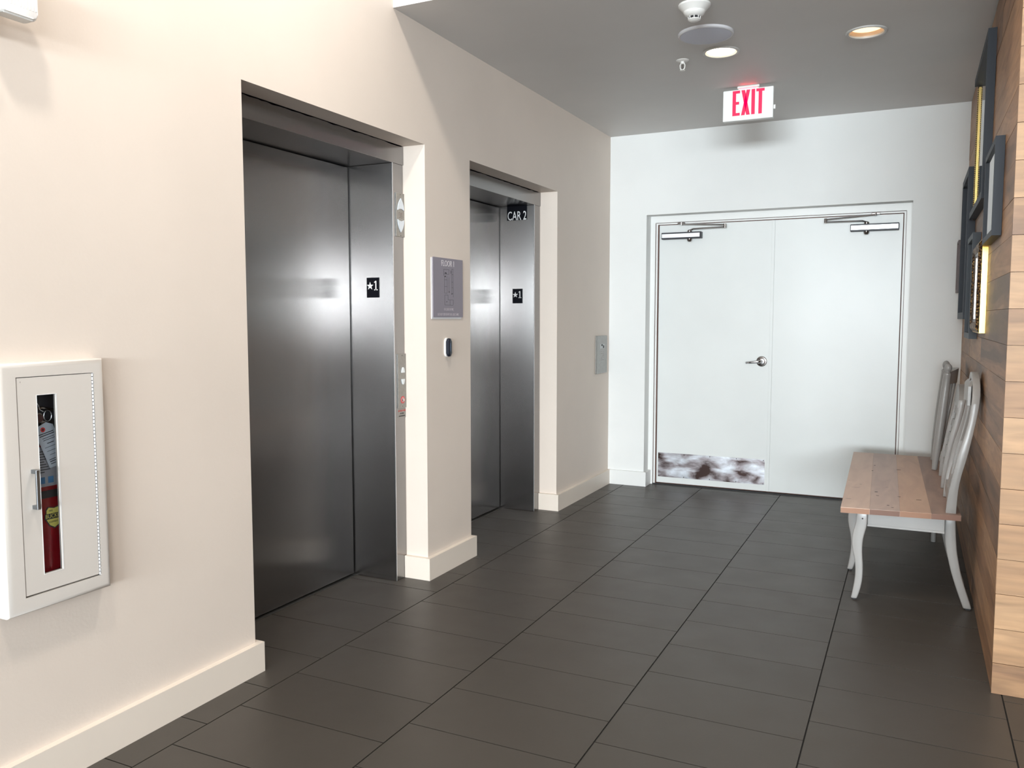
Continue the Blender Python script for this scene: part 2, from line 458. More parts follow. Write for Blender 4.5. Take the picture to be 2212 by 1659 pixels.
# ------------------------------------------------------------------ elevators
XF, XD, SOF = -0.1305, -0.398, 2.146
def star(bm, cy, cz, r, x, h, plane='y'):
    pts = []
    for i in range(10):
        a = math.pi / 2 + i * math.pi / 5; q = r if i % 2 == 0 else r * 0.40
        pts.append((cy + q * math.cos(a), cz + q * math.sin(a)))
    return pts
def jamb_plate(y, facing, xc, zc, w, h, label, kind):
    t = thing('floor_plate' if kind == 'star' else 'car_plate', (xc, y, zc - h / 2), label, 'sign')
    y2 = y + facing * 0.003
    pl = BM(); box(pl, xc - w / 2, xc + w / 2, min(y, y2), max(y, y2), zc - h / 2, zc + h / 2)
    obj('plate', pl, BLKPL, t)
    xd = (1, 0, 0) if facing < 0 else (-1, 0, 0)
    s = 1 if facing < 0 else -1
    yt = y2 + facing * 0.0004
    if kind == 'star':
        sb = BM(); P = star(None, xc - s * 0.0165, zc + 0.008, 0.0215, 0, 0)
        P = [((q[0] - xc) * 1.0 + xc, q[1]) for q in P]
        prism(sb, P, min(y2, y2 + facing * 0.001), max(y2, y2 + facing * 0.001), 'y'); obj('star', sb, WHITE, t)
        nb = BM(); nx = xc + s * 0.019; za, zb2 = zc - 0.014, zc + 0.034
        ylo, yhi = min(y2, y2 + facing * 0.001), max(y2, y2 + facing * 0.001)
        prism(nb, [(nx - 0.0032, za), (nx + 0.0032, za), (nx + 0.0032, zb2), (nx - 0.0032, zb2)], ylo, yhi, 'y')
        prism(nb, [(nx - 0.0105, za), (nx + 0.0105, za), (nx + 0.0105, za + 0.005), (nx - 0.0105, za + 0.005)], ylo, yhi, 'y')
        prism(nb, [(nx - s * 0.0030, zb2), (nx - s * 0.0100, zb2 - 0.006), (nx - s * 0.0100, zb2 - 0.011), (nx - s * 0.0030, zb2 - 0.006)], ylo, yhi, 'y')
        obj('numeral', nb, WHITE, t)
    else:
        text('CAR 2', 0.086, (xc, yt, zc - 0.022), xd, (0, 0, 1), WHITE, 'lettering', t, xscale=0.62, bold=0.0004)
    return t
def elevator(ya, yb, name, label):
    t = thing('elevator_entrance', (XF, (ya + yb) / 2, 0), label, 'elevator')
    fy0, fy1 = ya + 0.093, yb - 0.098
    hd = obj('header', box(BM(), XD - 0.05, XF + 0.004, ya + 0.001, yb - 0.001, SOF, HE - 0.001), STEEL, t, bevel=0.0012, seg=1)
    for (a0, a1) in ((ya + 0.001, fy0), (fy1, yb - 0.005)):
        obj('jamb', bx(XD - 0.05, XF, a0, a1, 0.0005, SOF), STEELF if False else STEEL, t, bevel=0.0015, seg=2)
    # bright polished edge of the far jamb
    obj('jamb_edge', bx(XF - 0.0025, XF + 0.0006, fy1 - 0.0008, fy1 + 0.003, 0.0005, SOF), ALU, t)
    # sliding panels in their track, dark slot along the jamb
    obj('door_slot', bx(XD - 0.05, XD - 0.02, fy0, fy1, 0.0005, SOF), BLACK, t)
    w = (fy1 - fy0)
    obj('door_panel', bx(XD - 0.018, XD, fy0 + 0.02 + 0 * w, fy1 - 0.008, 0.010, SOF - 0.006), STEEL, t, bevel=0.0015, seg=1)
    obj('sill', bx(XD - 0.018, XD + 0.018, fy0, fy1, 0.0004, 0.003), STEELP, t)
    return t, fy0, fy1
e1, e1a, e1b = elevator(Y1, Y2, 'e1', 'nearer of two elevator entrances, tall brushed steel door in white wall recess')
e2, e2a, e2b = elevator(Y3, Y4, 'e2', 'farther elevator entrance in brushed steel, with CAR 2 plate on its jamb')
jamb_plate(e1b, -1, -0.2555, 1.524, 0.076, 0.102, 'black plate with white star and 1 on far jamb of nearer elevator', 'star')
jamb_plate(e2b, -1, -0.2585, 1.5215, 0.076, 0.101, 'black plate with white star and 1 on far jamb of farther elevator', 'star')
jamb_plate(e2b, -1, -0.2625, 2.0965, 0.153, 0.098, 'black CAR 2 plate at top of farther elevator far jamb', 'car')
jamb_plate(e1a, 1, -0.2555, 1.524, 0.076, 0.102, 'star and 1 plate of nearer elevator seen only mirrored in its door', 'star')
jamb_plate(e2a, 1, -0.2585, 1.5215, 0.076, 0.101, 'star and 1 plate of farther elevator seen only mirrored in its door', 'star')
jamb_plate(e2a, 1, -0.2625, 2.0965, 0.153, 0.098, 'CAR 2 plate seen only mirrored in the farther elevator door', 'car')

for ya_, yb_ in ((Y1, Y2), (Y3, Y4)):
    bm = BM(); y = ya_ + 0.002; rows = []
    while y < yb_ - 0.002:
        d = random.uniform(0.002, 0.0085); rows.append((bm.verts.new((XF + 0.0045, y, HE - 0.0005)), bm.verts.new((XF + 0.0045, y, HE - 0.0005 - d)))); y += random.uniform(0.012, 0.05)
    for a_, b_ in zip(rows, rows[1:]): bm.faces.new((a_[0], b_[0], b_[1], a_[1]))
    bmesh.ops.solidify(bm, geom=list(bm.faces), thickness=0.0006)
    obj('paint_edge', bm, mat('paint_drip', (0.62, 0.60, 0.58), 0.5), wall_left)
# hall lantern (direction arrows) on the jamb face of the nearer elevator
yc = 3.6255
t = thing('hall_lantern', (XF, yc, 1.78), 'steel direction lantern with pale up and down arrows on elevator jamb', 'lantern')
obj('plate', bx(XF, XF + 0.006, yc - 0.0385, yc + 0.0385, 1.782, 2.002), STEELP, t, bevel=0.0012, seg=1)
def arrow(zb, zt, flip):
    pts = []
    n = 10
    w = 0.029
    for i in range(n + 1):            # rounded pointed arch
        a = i / n; pts.append((yc - w * (1 - a ** 2.0), a))
    for i in range(n - 1, -1, -1):
        a = i / n; pts.append((yc + w * (1 - a ** 2.0), a))
    for i in range(1, 6):             # concave base
        a = i / 6; pts.append((yc + w - 2 * w * a, 0.12 * math.sin(math.pi * a)))
    return [(p[0], zb + (zt - zb) * p[1]) for p in pts]
o = obj('up_arrow', prism(BM(), arrow(1.915, 1.976, 0), XF + 0.0055, XF + 0.010, 'x'), LENS, t)
o = obj('down_arrow', prism(BM(), arrow(1.868, 1.805, 1), XF + 0.0055, XF + 0.010, 'x'), LENS, t)
for i in range(6):
    obj('grille_slot', bx(XF + 0.0055, XF + 0.0064, yc - 0.018, yc + 0.018, 1.876 + i * 0.005, 1.878 + i * 0.005), DKCHROME, t)
for z in (1.788, 1.994): obj('screw', lathe(BM(), [(0.0022, 0), (0.0022, 0.001)], (XF + 0.006, yc, z), (1, 0, 0), 8), DKINK, t)

# call station
t = thing('call_station', (XF, yc, 0.93), 'steel elevator call station with two buttons and red key switch', 'button panel')
obj('plate', bx(XF, XF + 0.006, yc - 0.0385, yc + 0.0385, 0.903, 1.184), STEELP, t, bevel=0.0012, seg=1)
for zc_, fl, nm_ in ((1.098, 1, 'up_button'), (1.041, -1, 'down_button')):
    pts = [(-0.014, -0.012), (0.014, -0.012), (0.0145, -0.008), (0.008, 0.012), (0.004, 0.016), (-0.004, 0.016), (-0.008, 0.012), (-0.0145, -0.008)]
    obj(nm_, prism(BM(), [(yc + 0.004 + p[0], zc_ + fl * p[1]) for p in pts], XF + 0.0055, XF + 0.011, 'x'), mat('button_white', (0.72, 0.76, 0.78), 0.3), t, bevel=0.0012, seg=1)
ks = obj('key_ring', lathe(BM(), [(0.019, 0), (0.019, 0.0008)], (XF + 0.006, yc + 0.002, 0.945), (1, 0, 0), 24), mat('red_enamel_ring', (0.62, 0.05, 0.06), 0.4), t)
obj('ring_print', lathe(BM(), [(0.0125, 0), (0.0125, 0.0004)], (XF + 0.0068, yc + 0.002, 0.945), (1, 0, 0), 24), mat('pale_pink', (0.6, 0.42, 0.38), 0.4), ks)
obj('key_lock', lathe(BM(), [(0.0085, 0), (0.0085, 0.006), (0.007, 0.0075)], (XF + 0.0068, yc, 0.945), (1, 0, 0), 20), CHROME, t)
for z in (0.912, 1.175): obj('screw', lathe(BM(), [(0.0022, 0), (0.0022, 0.001)], (XF + 0.006, yc, z), (1, 0, 0), 8), DKINK, t)
t = thing('notice_strip', (XF, yc, 0.852), 'small engraved notice strip with red and dark text below call station', 'sign')
obj('plate', bx(XF, XF + 0.0015, yc - 0.0385, yc + 0.0385, 0.852, 0.899), STEELP, t)
text('IN CASE OF FIRE', 0.0125, (XF + 0.0018, yc, 0.888), (0, 1, 0), (0, 0, 1), REDINK, 'red_lettering', t, 0.0002, 0.75)
text('USE STAIRS', 0.0095, (XF + 0.0018, yc, 0.874), (0, 1, 0), (0, 0, 1), DKINK, 'dark_lettering', t, 0.0002, 0.75)
text('DO NOT USE ELEVATOR', 0.0095, (XF + 0.0018, yc, 0.861), (0, 1, 0), (0, 0, 1), DKINK, 'dark_lettering', t, 0.0002, 0.55)

# ------------------------------------------------------------------ wall sign between the elevators
t = thing('floor_map_sign', (0, 3.875, 1.37), 'mauve FLOOR 1 evacuation map sign on wall between the elevators', 'sign')
obj('clear_backing', bx(0.0, 0.004, 3.712, 4.026, 1.364, 1.680), mat('acrylic_edge', (0.75, 0.74, 0.76), 0.15), t)
obj('panel', bx(0.004, 0.0075, 3.722, 4.036, 1.372, 1.684), SIGNM, t)
XS = 0.0078
text('FLOOR 1', 0.044, (XS, 3.876, 1.655), (0, 1, 0), (0, 0, 1), SIGNT, 'title', t, 0.0003, 0.80)
text('IN CASE OF FIRE,', 0.020, (XS, 3.885, 1.413), (0, 1, 0), (0, 0, 1), SIGNT2, 'lettering', t, 0.0003, 0.68)
text('DO NOT USE ELEVATORS. USE STAIRS.', 0.020, (XS, 3.879, 1.386), (0, 1, 0), (0, 0, 1), SIGNT2, 'lettering', t, 0.0003, 0.66)
bm = BM()
def seg(y0, z0, y1, z1, w=0.0007):
    if abs(y1 - y0) < 1e-6: box(bm, XS - 0.0003, XS + 0.0001, y0 - w, y0 + w, min(z0, z1), max(z0, z1))
    else: box(bm, XS - 0.0003, XS + 0.0001, min(y0, y1), max(y0, y1), z0 - w, z0 + w)
for (a, b_, c, d_) in [(3.83, 1.625, 3.885, 1.625), (3.83, 1.625, 3.83, 1.59), (3.885, 1.625, 3.885, 1.60), (3.83, 1.60, 3.885, 1.60), (3.915, 1.63, 3.93, 1.63), (3.915, 1.63, 3.915, 1.50), (3.93, 1.63, 3.93, 1.48), (3.838, 1.59, 3.838, 1.50),
                       (3.865, 1.59, 3.865, 1.50), (3.885, 1.585, 3.885, 1.51), (3.838, 1.57, 3.865, 1.57), (3.838, 1.535, 3.865, 1.535), (3.838, 1.50, 3.865, 1.50), (3.915, 1.60, 3.93, 1.60), (3.915, 1.56, 3.93, 1.56), (3.915, 1.53, 3.93, 1.53), (3.915, 1.50, 3.93, 1.50),
                       (3.84, 1.49, 3.875, 1.49), (3.84, 1.49, 3.84, 1.437), (3.875, 1.49, 3.875, 1.465), (3.875, 1.465, 3.93, 1.465), (3.93, 1.465, 3.93, 1.440), (3.84, 1.437, 3.93, 1.437), (3.895, 1.465, 3.895, 1.437)]:
    seg(a, b_, c, d_)
for (a, b_, w_, h_) in [(3.842, 1.603, 0.012, 0.006), (3.855, 1.602, 0.006, 0.006), (3.84, 1.585, 0.012, 0.006), (3.905, 1.605, 0.004, 0.016), (3.912, 1.494, 0.008, 0.006), (3.858, 1.452, 0.006, 0.005), (3.883, 1.503, 0.006, 0.008)]:
    box(bm, XS - 0.0003, XS + 0.0002, a, a + w_, b_, b_ + h_)
obj('floor_plan_lines', bm, DKINK, t)

# card reader
t = thing('card_reader', (0, 3.85, 1.16), 'small black rounded card reader on wall below the floor map sign', 'card reader')
def caps(yc, zc, hw, hh, k, n=8):
    pts = []
    for cx, cz, a0 in ((hw - k, hh - k, 0), (-hw + k, hh - k, 90), (-hw + k, -hh + k, 180), (hw - k, -hh + k, 270)):
        for i in range(n + 1):
            a = math.radians(a0 + 90 * i / n); pts.append((yc + cx + k * math.cos(a), zc + cz + k * math.sin(a)))
    return pts
obj('backplate', prism(BM(), caps(3.862, 1.2115, 0.020, 0.051, 0.018), 0.0, 0.009, 'x'), PLASTIC, t, smooth='auto', bevel=0.002, seg=2)
obj('reader_face', prism(BM(), caps(3.864, 1.2115, 0.018, 0.048, 0.016), 0.009, 0.026, 'x'), mat('reader_black', (0.004, 0.007, 0.018), 0.4), t, smooth='auto', bevel=0.006, seg=3)
obj('indicator_bar', bx(0.0255, 0.0270, 3.862, 3.865, 1.19, 1.235), mat('blue_strip', (0.05, 0.09, 0.16), 0.3), t)

# far control panel
t = thing('access_panel', (0, 6.3, 0.92), 'tall steel phone access panel on left wall near the corner', 'panel')
obj('plate', bx(0.0, 0.012, 6.185, 6.435, 0.926, 1.227), STEELP, t, bevel=0.002, seg=1)
obj('display_window', bx(0.012, 0.0126, 6.27, 6.37, 1.124, 1.160), mat('display_grey', (0.45, 0.48, 0.48), 0.3), t)
obj('speaker_mark', bx(0.0126, 0.0132, 6.29, 6.325, 1.146, 1.158), DKINK, t)
obj('key_mark', lathe(BM(), [(0.013, 0), (0.013, 0.001)], (0.0126, 6.345, 1.138), (1, 0, 0), 14), DKINK, t)
for i in range(5):
    z = 1.095 - i * 0.016
    obj('slot', bx(0.012, 0.0124, 6.287, 6.312, z, z + 0.007), DKCHROME, t)
    obj('slot', bx(0.012, 0.0124, 6.322, 6.347, z, z + 0.007), DKCHROME, t)

# ------------------------------------------------------------------ fire extinguisher cabinet
t = thing('extinguisher_cabinet', (0, 1.57, 0.54), 'white steel fire extinguisher cabinet with narrow glass slot on left wall', 'cabinet')
F = 0.045                                     # front of trim
cy0, cy1, cz0, cz1 = 1.405, 1.732, 0.5405, 1.247
dy0, dy1, dz0, dz1 = 1.457, 1.694, 0.589, 1.204
bm = BM()
box(bm, 0, F, cy0, dy0 - 0.002, cz0, cz1); box(bm, 0, F, dy1 + 0.002, cy1, cz0, cz1)
box(bm, 0, F, dy0 - 0.002, dy1 + 0.002, cz0, dz0 - 0.002); box(bm, 0, F, dy0 - 0.002, dy1 + 0.002, dz1 + 0.002, cz1)
# rounded outer trim built as a swept ring
bm.free(); bm = BM()
def ring(x, o): return [(x, cy0 + o, cz0 + o), (x, cy1 - o, cz0 + o), (x, cy1 - o, cz1 - o), (x, cy0 + o, cz1 - o)]
def ringd(x, o): return [(x, dy0 - 0.002 - o, dz0 - 0.002 - o), (x, dy1 + 0.002 + o, dz0 - 0.002 - o), (x, dy1 + 0.002 + o, dz1 + 0.002 + o), (x, dy0 - 0.002 - o, dz1 + 0.002 + o)]
rings = [ring(0.0, 0.0), ring(F - 0.012, 0.0), ring(F - 0.007, 0.0016), ring(F - 0.003, 0.005), ring(F - 0.0005, 0.010), ring(F, 0.016), ringd(F, 0), ringd(F - 0.02, 0), ringd(0.0, 0)]
rv = [[bm.verts.new(p) for p in r] for r in rings]
for a, c in zip(rv, rv[1:] + rv[:1]):
    for i in range(4): bm.faces.new((a[i], a[(i + 1) % 4], c[(i + 1) % 4], c[i]))
obj('trim_frame', bm, CABP, t, smooth='auto')
# cabinet box recess drawn shallow into the trim depth: back plate dark
obj('tub_back', bx(0.0005, 0.002, dy0 - 0.001, dy1 + 0.001, dz0 - 0.001, dz1 + 0.001), mat('tub_dark', (0.02, 0.022, 0.03), 0.5), t)
# door leaf with slot
gy0, gy1, gz0, gz1 = 1.514, 1.573, 0.640, 1.1525
bm = BM()
DX0, DX1 = F - 0.014, F - 0.001
DZ0 = dz0 + 0.003
box(bm, DX0, DX1, dy0 + 0.0012, gy0, DZ0, dz1); box(bm, DX0, DX1, gy1, dy1 - 0.006, DZ0, dz1)
box(bm, DX0, DX1, gy0, gy1, DZ0, gz0); box(bm, DX0, DX1, gy0, gy1, gz1, dz1)
bmesh.ops.remove_doubles(bm, verts=list(bm.verts), dist=1e-5)
door = obj('door', bm, CABP, t)
obj('slot_edge', box(box(box(box(BM(), DX1 - 0.001, DX1 + 0.0006, gy0 - 0.0012, gy0, gz0 - 0.001, gz1 + 0.001), DX1 - 0.001, DX1 + 0.0006, gy1, gy1 + 0.0012, gz0 - 0.001, gz1 + 0.001), DX1 - 0.001, DX1 + 0.0006, gy0, gy1, gz0 - 0.0012, gz0), DX1 - 0.001, DX1 + 0.0006, gy0, gy1, gz1, gz1 + 0.0012), WHITE, door)
obj('glass_pane', bx(DX0 + 0.004, DX0 + 0.006, gy0, gy1, gz0, gz1), GLASS, door)
HND = mat('handle_steel', (0.26, 0.28, 0.30), 0.35, 1.0)
h = obj('handle', prism(BM(), [(1.486, 0.834), (1.497, 0.834), (1.497, 0.946), (1.486, 0.946)], DX1 + 0.018, DX1 + 0.024, 'x'), HND, door, bevel=0.001, seg=1)
obj('handle_foot', bx(DX1, DX1 + 0.0185, 1.487, 1.496, 0.834, 0.845), HND, door)
obj('handle_foot', bx(DX1, DX1 + 0.0185, 1.487, 1.496, 0.935, 0.946), HND, door)
# piano hinge with knuckles
hb = obj('hinge', bx(DX0, DX1 - 0.002, dy1 - 0.005, dy1 + 0.001, dz0, dz1), BLACK, t)
bm = BM(); z = dz0 + 0.001; i = 0
while z < dz1 - 0.008:
    lathe(bm, [(0.0026, 0), (0.0026, 0.0085)], (DX1 - 0.0005, dy1 - 0.002, z), (0, 0, 1), 8); z += 0.0108
o = obj('hinge_knuckles', bm, mat('bright_hinge', (0.86, 0.87, 0.88), 0.35, 0.3), t, smooth='auto'); o['kind'] = 'stuff'
text('1', 0.006, (DX1 + 0.0003, 1.468, 1.192), (0, 1, 0), (0, 0, 1), DKINK, 'lock_mark', door, 0.0002)

# extinguisher inside (in the wall cavity the cabinet would have; kept within trim depth)
t = thing('fire_extinguisher', (0.016, 1.56, dz0 + 0.001), 'red fire extinguisher with paper tag behind the narrow cabinet glass', 'extinguisher')
def halfcyl(y0, y1, z0, z1, m, name, par, bulge=0.011, x0=0.0025, ztop_round=0):
    bm = BM(); n = 14; prof = []
    for i in range(n + 1):
        a = math.pi * i / n
        prof.append((x0 + bulge * math.sin(a) ** 0.8 if 0 < i < n else x0, (y0 + y1) / 2 - (y1 - y0) / 2 * math.cos(a)))
    prism(bm, prof, z0, z1, 'z'); return obj(name, bm, m, par, smooth='auto')
body = halfcyl(1.478, 1.650, dz0 + 0.001, 1.005, RED, 'tank', t)
halfcyl(1.4775, 1.6505, 0.850, 0.872, mat('band_black', (0.02, 0.02, 0.025), 0.5), 'black_band', t, 0.0122)
halfcyl(1.4775, 1.6505, 0.884, 1.000, GREYLAB, 'instruction_label', t, 0.0120)
lab = BM()
for i in range(9): box(lab, 0.0142, 0.0146, 1.53, 1.548 + 0.006 * ((i * 7) % 4), 0.925 + i * 0.0075, 0.9275 + i * 0.0075)
obj('label_print', lab, DKINK, t)
for y in (1.531, 1.5575): obj('pictogram', bx(0.0143, 0.0148, y, y + 0.017, 0.893, 0.912), BLUEI, t)
sh = [(0.0, -0.034), (0.014, -0.026), (0.024, -0.010), (0.024, 0.018), (0.017, 0.026), (0.0, 0.022), (-0.017, 0.026), (-0.024, 0.018), (-0.024, -0.010), (-0.014, -0.026)]
obj('shield_border', prism(BM(), [(1.572 + a * 1.12, 0.795 + b_ * 1.12) for a, b_ in sh], 0.0138, 0.0146, 'x'), DKINK, t)
obj('shield_label', prism(BM(), [(1.572 + a, 0.795 + b_) for a, b_ in sh], 0.0146, 0.0150, 'x'), YEL, t)
obj('shield_banner', bx(0.0150, 0.0154, 1.541, 1.603, 0.787, 0.803), DKINK, t)
text('BUCKE', 0.0165, (0.0156, 1.5655, 0.795), (0, 1, 0), (0, 0, 1), YEL, 'lettering', t, 0.0002, 0.85)
text('FIRE', 0.0075, (0.0152, 1.561, 0.811), (0, 1, 0), (0, 0, 1), DKINK, 'lettering', t, 0.0002, 0.9)
text('EQUIPMENT', 0.0065, (0.0152, 1.568, 0.778), (0, 1, 0), (0, 0, 1), DKINK, 'lettering', t, 0.0002, 0.8)
obj('gauge', lathe(BM(), [(0.015, 0), (0.015, 0.006), (0.013, 0.007)], (0.006, 1.541, 1.083), (1, 0, 0), 20), DKCHROME, t, smooth='auto')
obj('gauge_face', lathe(BM(), [(0.0115, 0), (0.0115, 0.001)], (0.013, 1.541, 1.083), (1, 0, 0), 20), mat('gauge_dark', (0.05, 0.012, 0.015), 0.3), t)
obj('valve', bx(0.003, 0.014, 1.545, 1.575, 1.005, 1.075), DKCHROME, t, bevel=0.003)
obj('lever', tube(BM(), [(0.010, 1.52, 1.108), (0.010, 1.55, 1.112), (0.010, 1.60, 1.10)], 0.004, 8), DKCHROME, t)
obj('pull_ring', tube(BM(), [(0.014, 1.565 + 0.012 * math.cos(a * math.pi / 6), 1.088 + 0.016 * math.sin(a * math.pi / 6)) for a in range(13)], 0.0014, 6), CHROME, t)
obj('wire', tube(BM(), [(0.015, 1.532, 1.13), (0.015, 1.538, 1.12), (0.0155, 1.541, 1.108), (0.015, 1.552, 1.101)], 0.0009, 6), WHITE, t)
tg = thing('inspection_tag', (0.018, 1.55, 0.945), 'white paper inspection tag hanging tilted from the fire extinguisher', 'tag')
def tagpt(u, v, x):   # tag-local axes, tilted
    a = math.radians(14); return (x, 1.546 + u * math.cos(a) - v * math.sin(a) * -1 * -1 + 0, 1.046 + u * math.sin(a) * -0.0 + v * math.cos(a))
def tq(u, v):
    a = math.radians(21)
    return (1.5375 + u * math.cos(a) + (-v) * math.sin(a), 1.060 + u * math.sin(a) * 0.6 + v * math.cos(a))
obj('paper', prism(BM(), [tq(-0.012, 0.0), tq(-0.022, -0.014), tq(-0.022, -0.128), tq(0.040, -0.128), tq(0.040, -0.006), tq(0.022, 0.006)], 0.0175, 0.018, 'x'), PAPER, tg)
obj('eyelet', lathe(BM(), [(0.007, 0), (0.007, 0.0008)], (0.018, tq(0.004, -0.012)[0], tq(0.004, -0.012)[1]), (1, 0, 0), 18), REDINK, tg)
obj('eyelet_hole', lathe(BM(), [(0.003, 0), (0.003, 0.0003)], (0.0188, tq(0.004, -0.012)[0], tq(0.004, -0.012)[1]), (1, 0, 0), 12), DKINK, tg)
bm = BM()
for i, (v, a, b_, w_) in enumerate([(-0.024, -0.018, 0.034, 0.0013), (-0.030, -0.014, 0.034, 0.0013), (-0.038, -0.008, 0.03, 0.0008), (-0.044, -0.008, 0.03, 0.0008), (-0.055, 0.0, 0.022, 0.0012), (-0.066, -0.012, 0.028, 0.0006), (-0.078, -0.01, 0.03, 0.0006), (-0.09, -0.006, 0.03, 0.0006), (-0.104, -0.014, 0.022, 0.001), (-0.110, -0.014, 0.026, 0.0012), (-0.117, -0.014, 0.02, 0.0010)]):
    p = [tq(a, v - w_), tq(b_, v - w_), tq(b_, v + w_), tq(a, v + w_)]
    prism(bm, p, 0.018, 0.0182, 'x')
obj('printed_lines', bm, DKINK, tg)

# ------------------------------------------------------------------ emergency light top left
t = thing('emergency_light', (0, 1.35, 2.2), 'white emergency light with ribbed clear lamp head high on left wall', 'emergency light')
obj('housing', bx(0.0, 0.055, 1.10, 1.46, 2.165, 2.33), PLASTIC, t, bevel=0.008, seg=3)
obj('swivel', lathe(BM(), [(0.022, 0), (0.022, 0.02)], (0.053, 1.475, 2.235), (1, 0, 0), 20), PLASTIC, t, smooth='auto')
def rrect(cy, cz, hw, hh, k): return caps(cy, cz, hw, hh, k, 6)
obj('lamp_head', prism(BM(), rrect(1.4735, 2.222, 0.054, 0.062, 0.016), 0.062, 0.100, 'x'), PLASTIC, t, smooth='auto', bevel=0.004, seg=2)
lens = obj('lens', prism(BM(), rrect(1.4735, 2.222, 0.050, 0.058, 0.014), 0.098, 0.108, 'x'), mat('lens_clear', (0.88, 0.86, 0.84), 0.18), t, smooth='auto', bevel=0.003, seg=2)
for i in range(11):
    y = 1.430 + i * 0.0087
    obj('lens_rib', bx(0.1078, 0.1092, y, y + 0.003, 2.185, 2.268), mat('lens_clear', (0, 0, 0)), lens)
obj('mount_bracket', bx(0.0, 0.10, 1.385, 1.40, 2.125, 2.166), mat('greenish_metal', (0.45, 0.50, 0.48), 0.4, 0.5), t, bevel=0.003)

# ------------------------------------------------------------------ ceiling fittings
def downlight(x, y, label, lens_m, bulged):
    t = thing('downlight', (x, y, HC), label, 'ceiling light', 'recessed downlights')
    obj('trim_ring', lathe(BM(), [(0.100, -0.0), (0.100, -0.004), (0.094, -0.008), (0.0845, -0.006), (0.082, 0.0), (0.082, 0.004), (0.086, 0.0)][:-1] + [(0.0835, 0.01), (0.0855, 0.01), (0.0855, 0.0)], (x, y, HC), seg=56, cap=False), mat('trim_ring_grey', (0.50, 0.49, 0.47), 0.4), t, smooth='auto')
    obj('reflector', lathe(BM(), [(0.082, 0.002), (0.076, 0.02), (0.070, 0.055), (0.071, 0.055), (0.0845, 0.004)], (x, y, HC), seg=48, cap=False), mat('warm_reflector', (0.82, 0.62, 0.46), 0.35), t, smooth='auto')
    if bulged: obj('lamp_lens', lathe(BM(), [(0.076, 0.004), (0.073, -0.001), (0.06, -0.005), (0.03, -0.008), (0.001, -0.009)], (x, y, HC), seg=40), lens_m, t, smooth=True)
    else: obj('lamp_lens', lathe(BM(), [(0.075, 0.022), (0.075, 0.020)], (x, y, HC), seg=40), lens_m, t)
    return t
downlight(L1[0], L1[1], 'glowing recessed downlight beside the round ceiling speaker', LAMPW, True)
downlight(L2[0], L2[1], 'dimmer warm recessed downlight nearer the wood clad wall', LAMPD, False)
for (x, y), e in ((L1, 11), (L2, 5)):
    l = bpy.data.lights.new('downlight_spot', 'SPOT'); l.energy = e; l.spot_size = 2.3; l.spot_blend = 0.7; l.color = (1, 0.84, 0.66); l.shadow_soft_size = 0.05
    o = bpy.data.objects.new('downlight_spot', l); COL.objects.link(o); o.location = (x, y, HC - 0.03)

t = thing('ceiling_speaker', (1.243, 4.387, HC), 'round flat pale blue grey speaker grille on ceiling', 'speaker')
obj('rim', lathe(BM(), [(0.139, 0), (0.139, -0.010), (0.134, -0.014), (0.126, -0.013), (0.126, 0.0)], (1.243, 4.387, HC), seg=64), mat('speaker_rim', (0.62, 0.62, 0.64), 0.45), t, smooth='auto')
obj('grille', lathe(BM(), [(0.128, -0.005), (0.128, -0.0135), (0.10, -0.0155), (0.001, -0.017)], (1.243, 4.387, HC), seg=64), SPK, t, smooth='auto')

sx_, sy_ = 1.283, 3.972
t = thing('smoke_detector', (sx_, sy_, HC), 'white stepped round smoke detector on ceiling at top of view', 'smoke detector')
obj('base', lathe(BM(), [(0.074, 0), (0.074, -0.008), (0.070, -0.012), (0.052, -0.030), (0.050, -0.032)], (sx_, sy_, HC), seg=56), PLASTIC, t, smooth='auto')
obj('collar', lathe(BM(), [(0.0505, -0.028), (0.0505, -0.034), (0.045, -0.044), (0.030, -0.054)], (sx_, sy_, HC), seg=48), PLASTIC, t, smooth='auto')
obj('sensor_chamber', lathe(BM(), [(0.025, -0.052), (0.025, -0.066)], (sx_, sy_, HC), seg=32), BLACK, t, smooth='auto')
for i in range(8):
    a = i * math.pi / 4 + 0.2
    obj('vent_fin', tube(BM(), [(sx_ + 0.027 * math.cos(a), sy_ + 0.027 * math.sin(a), HC - 0.052), (sx_ + 0.0265 * math.cos(a), sy_ + 0.0265 * math.sin(a), HC - 0.067)], 0.0022, 6), PLASTIC, t)
obj('cap', lathe(BM(), [(0.028, -0.065), (0.029, -0.068), (0.020, -0.074), (0.001, -0.076)], (sx_, sy_, HC), seg=32), PLASTIC, t, smooth='auto')

qx, qy = 1.024, 4.776
t = thing('fire_sprinkler', (qx, qy, HC), 'small white pendant fire sprinkler on ceiling beside glowing downlight', 'sprinkler')
obj('escutcheon', lathe(BM(), [(0.036, 0), (0.036, -0.002), (0.030, -0.006), (0.015, -0.008)], (qx, qy, HC), seg=36), PLASTIC, t, smooth='auto')
obj('body', lathe(BM(), [(0.011, -0.004), (0.011, -0.018), (0.007, -0.022)], (qx, qy, HC), seg=20), PLASTIC, t, smooth='auto')
for s in (-1, 1):
    obj('frame_arm', tube(BM(), [(qx + s * 0.009, qy, HC - 0.014), (qx + s * 0.014, qy, HC - 0.028), (qx + s * 0.012, qy, HC - 0.046), (qx, qy, HC - 0.054)], 0.0028, 8), PLASTIC, t, smooth=True)
obj('heat_bulb', tube(BM(), [(qx, qy, HC - 0.020), (qx, qy, HC - 0.052)], 0.003, 8), DKCHROME, t)
obj('deflector', lathe(BM(), [(0.005, -0.050), (0.015, -0.056), (0.015, -0.0575), (0.004, -0.058)], (qx, qy, HC), seg=24), PLASTIC, t, smooth='auto')

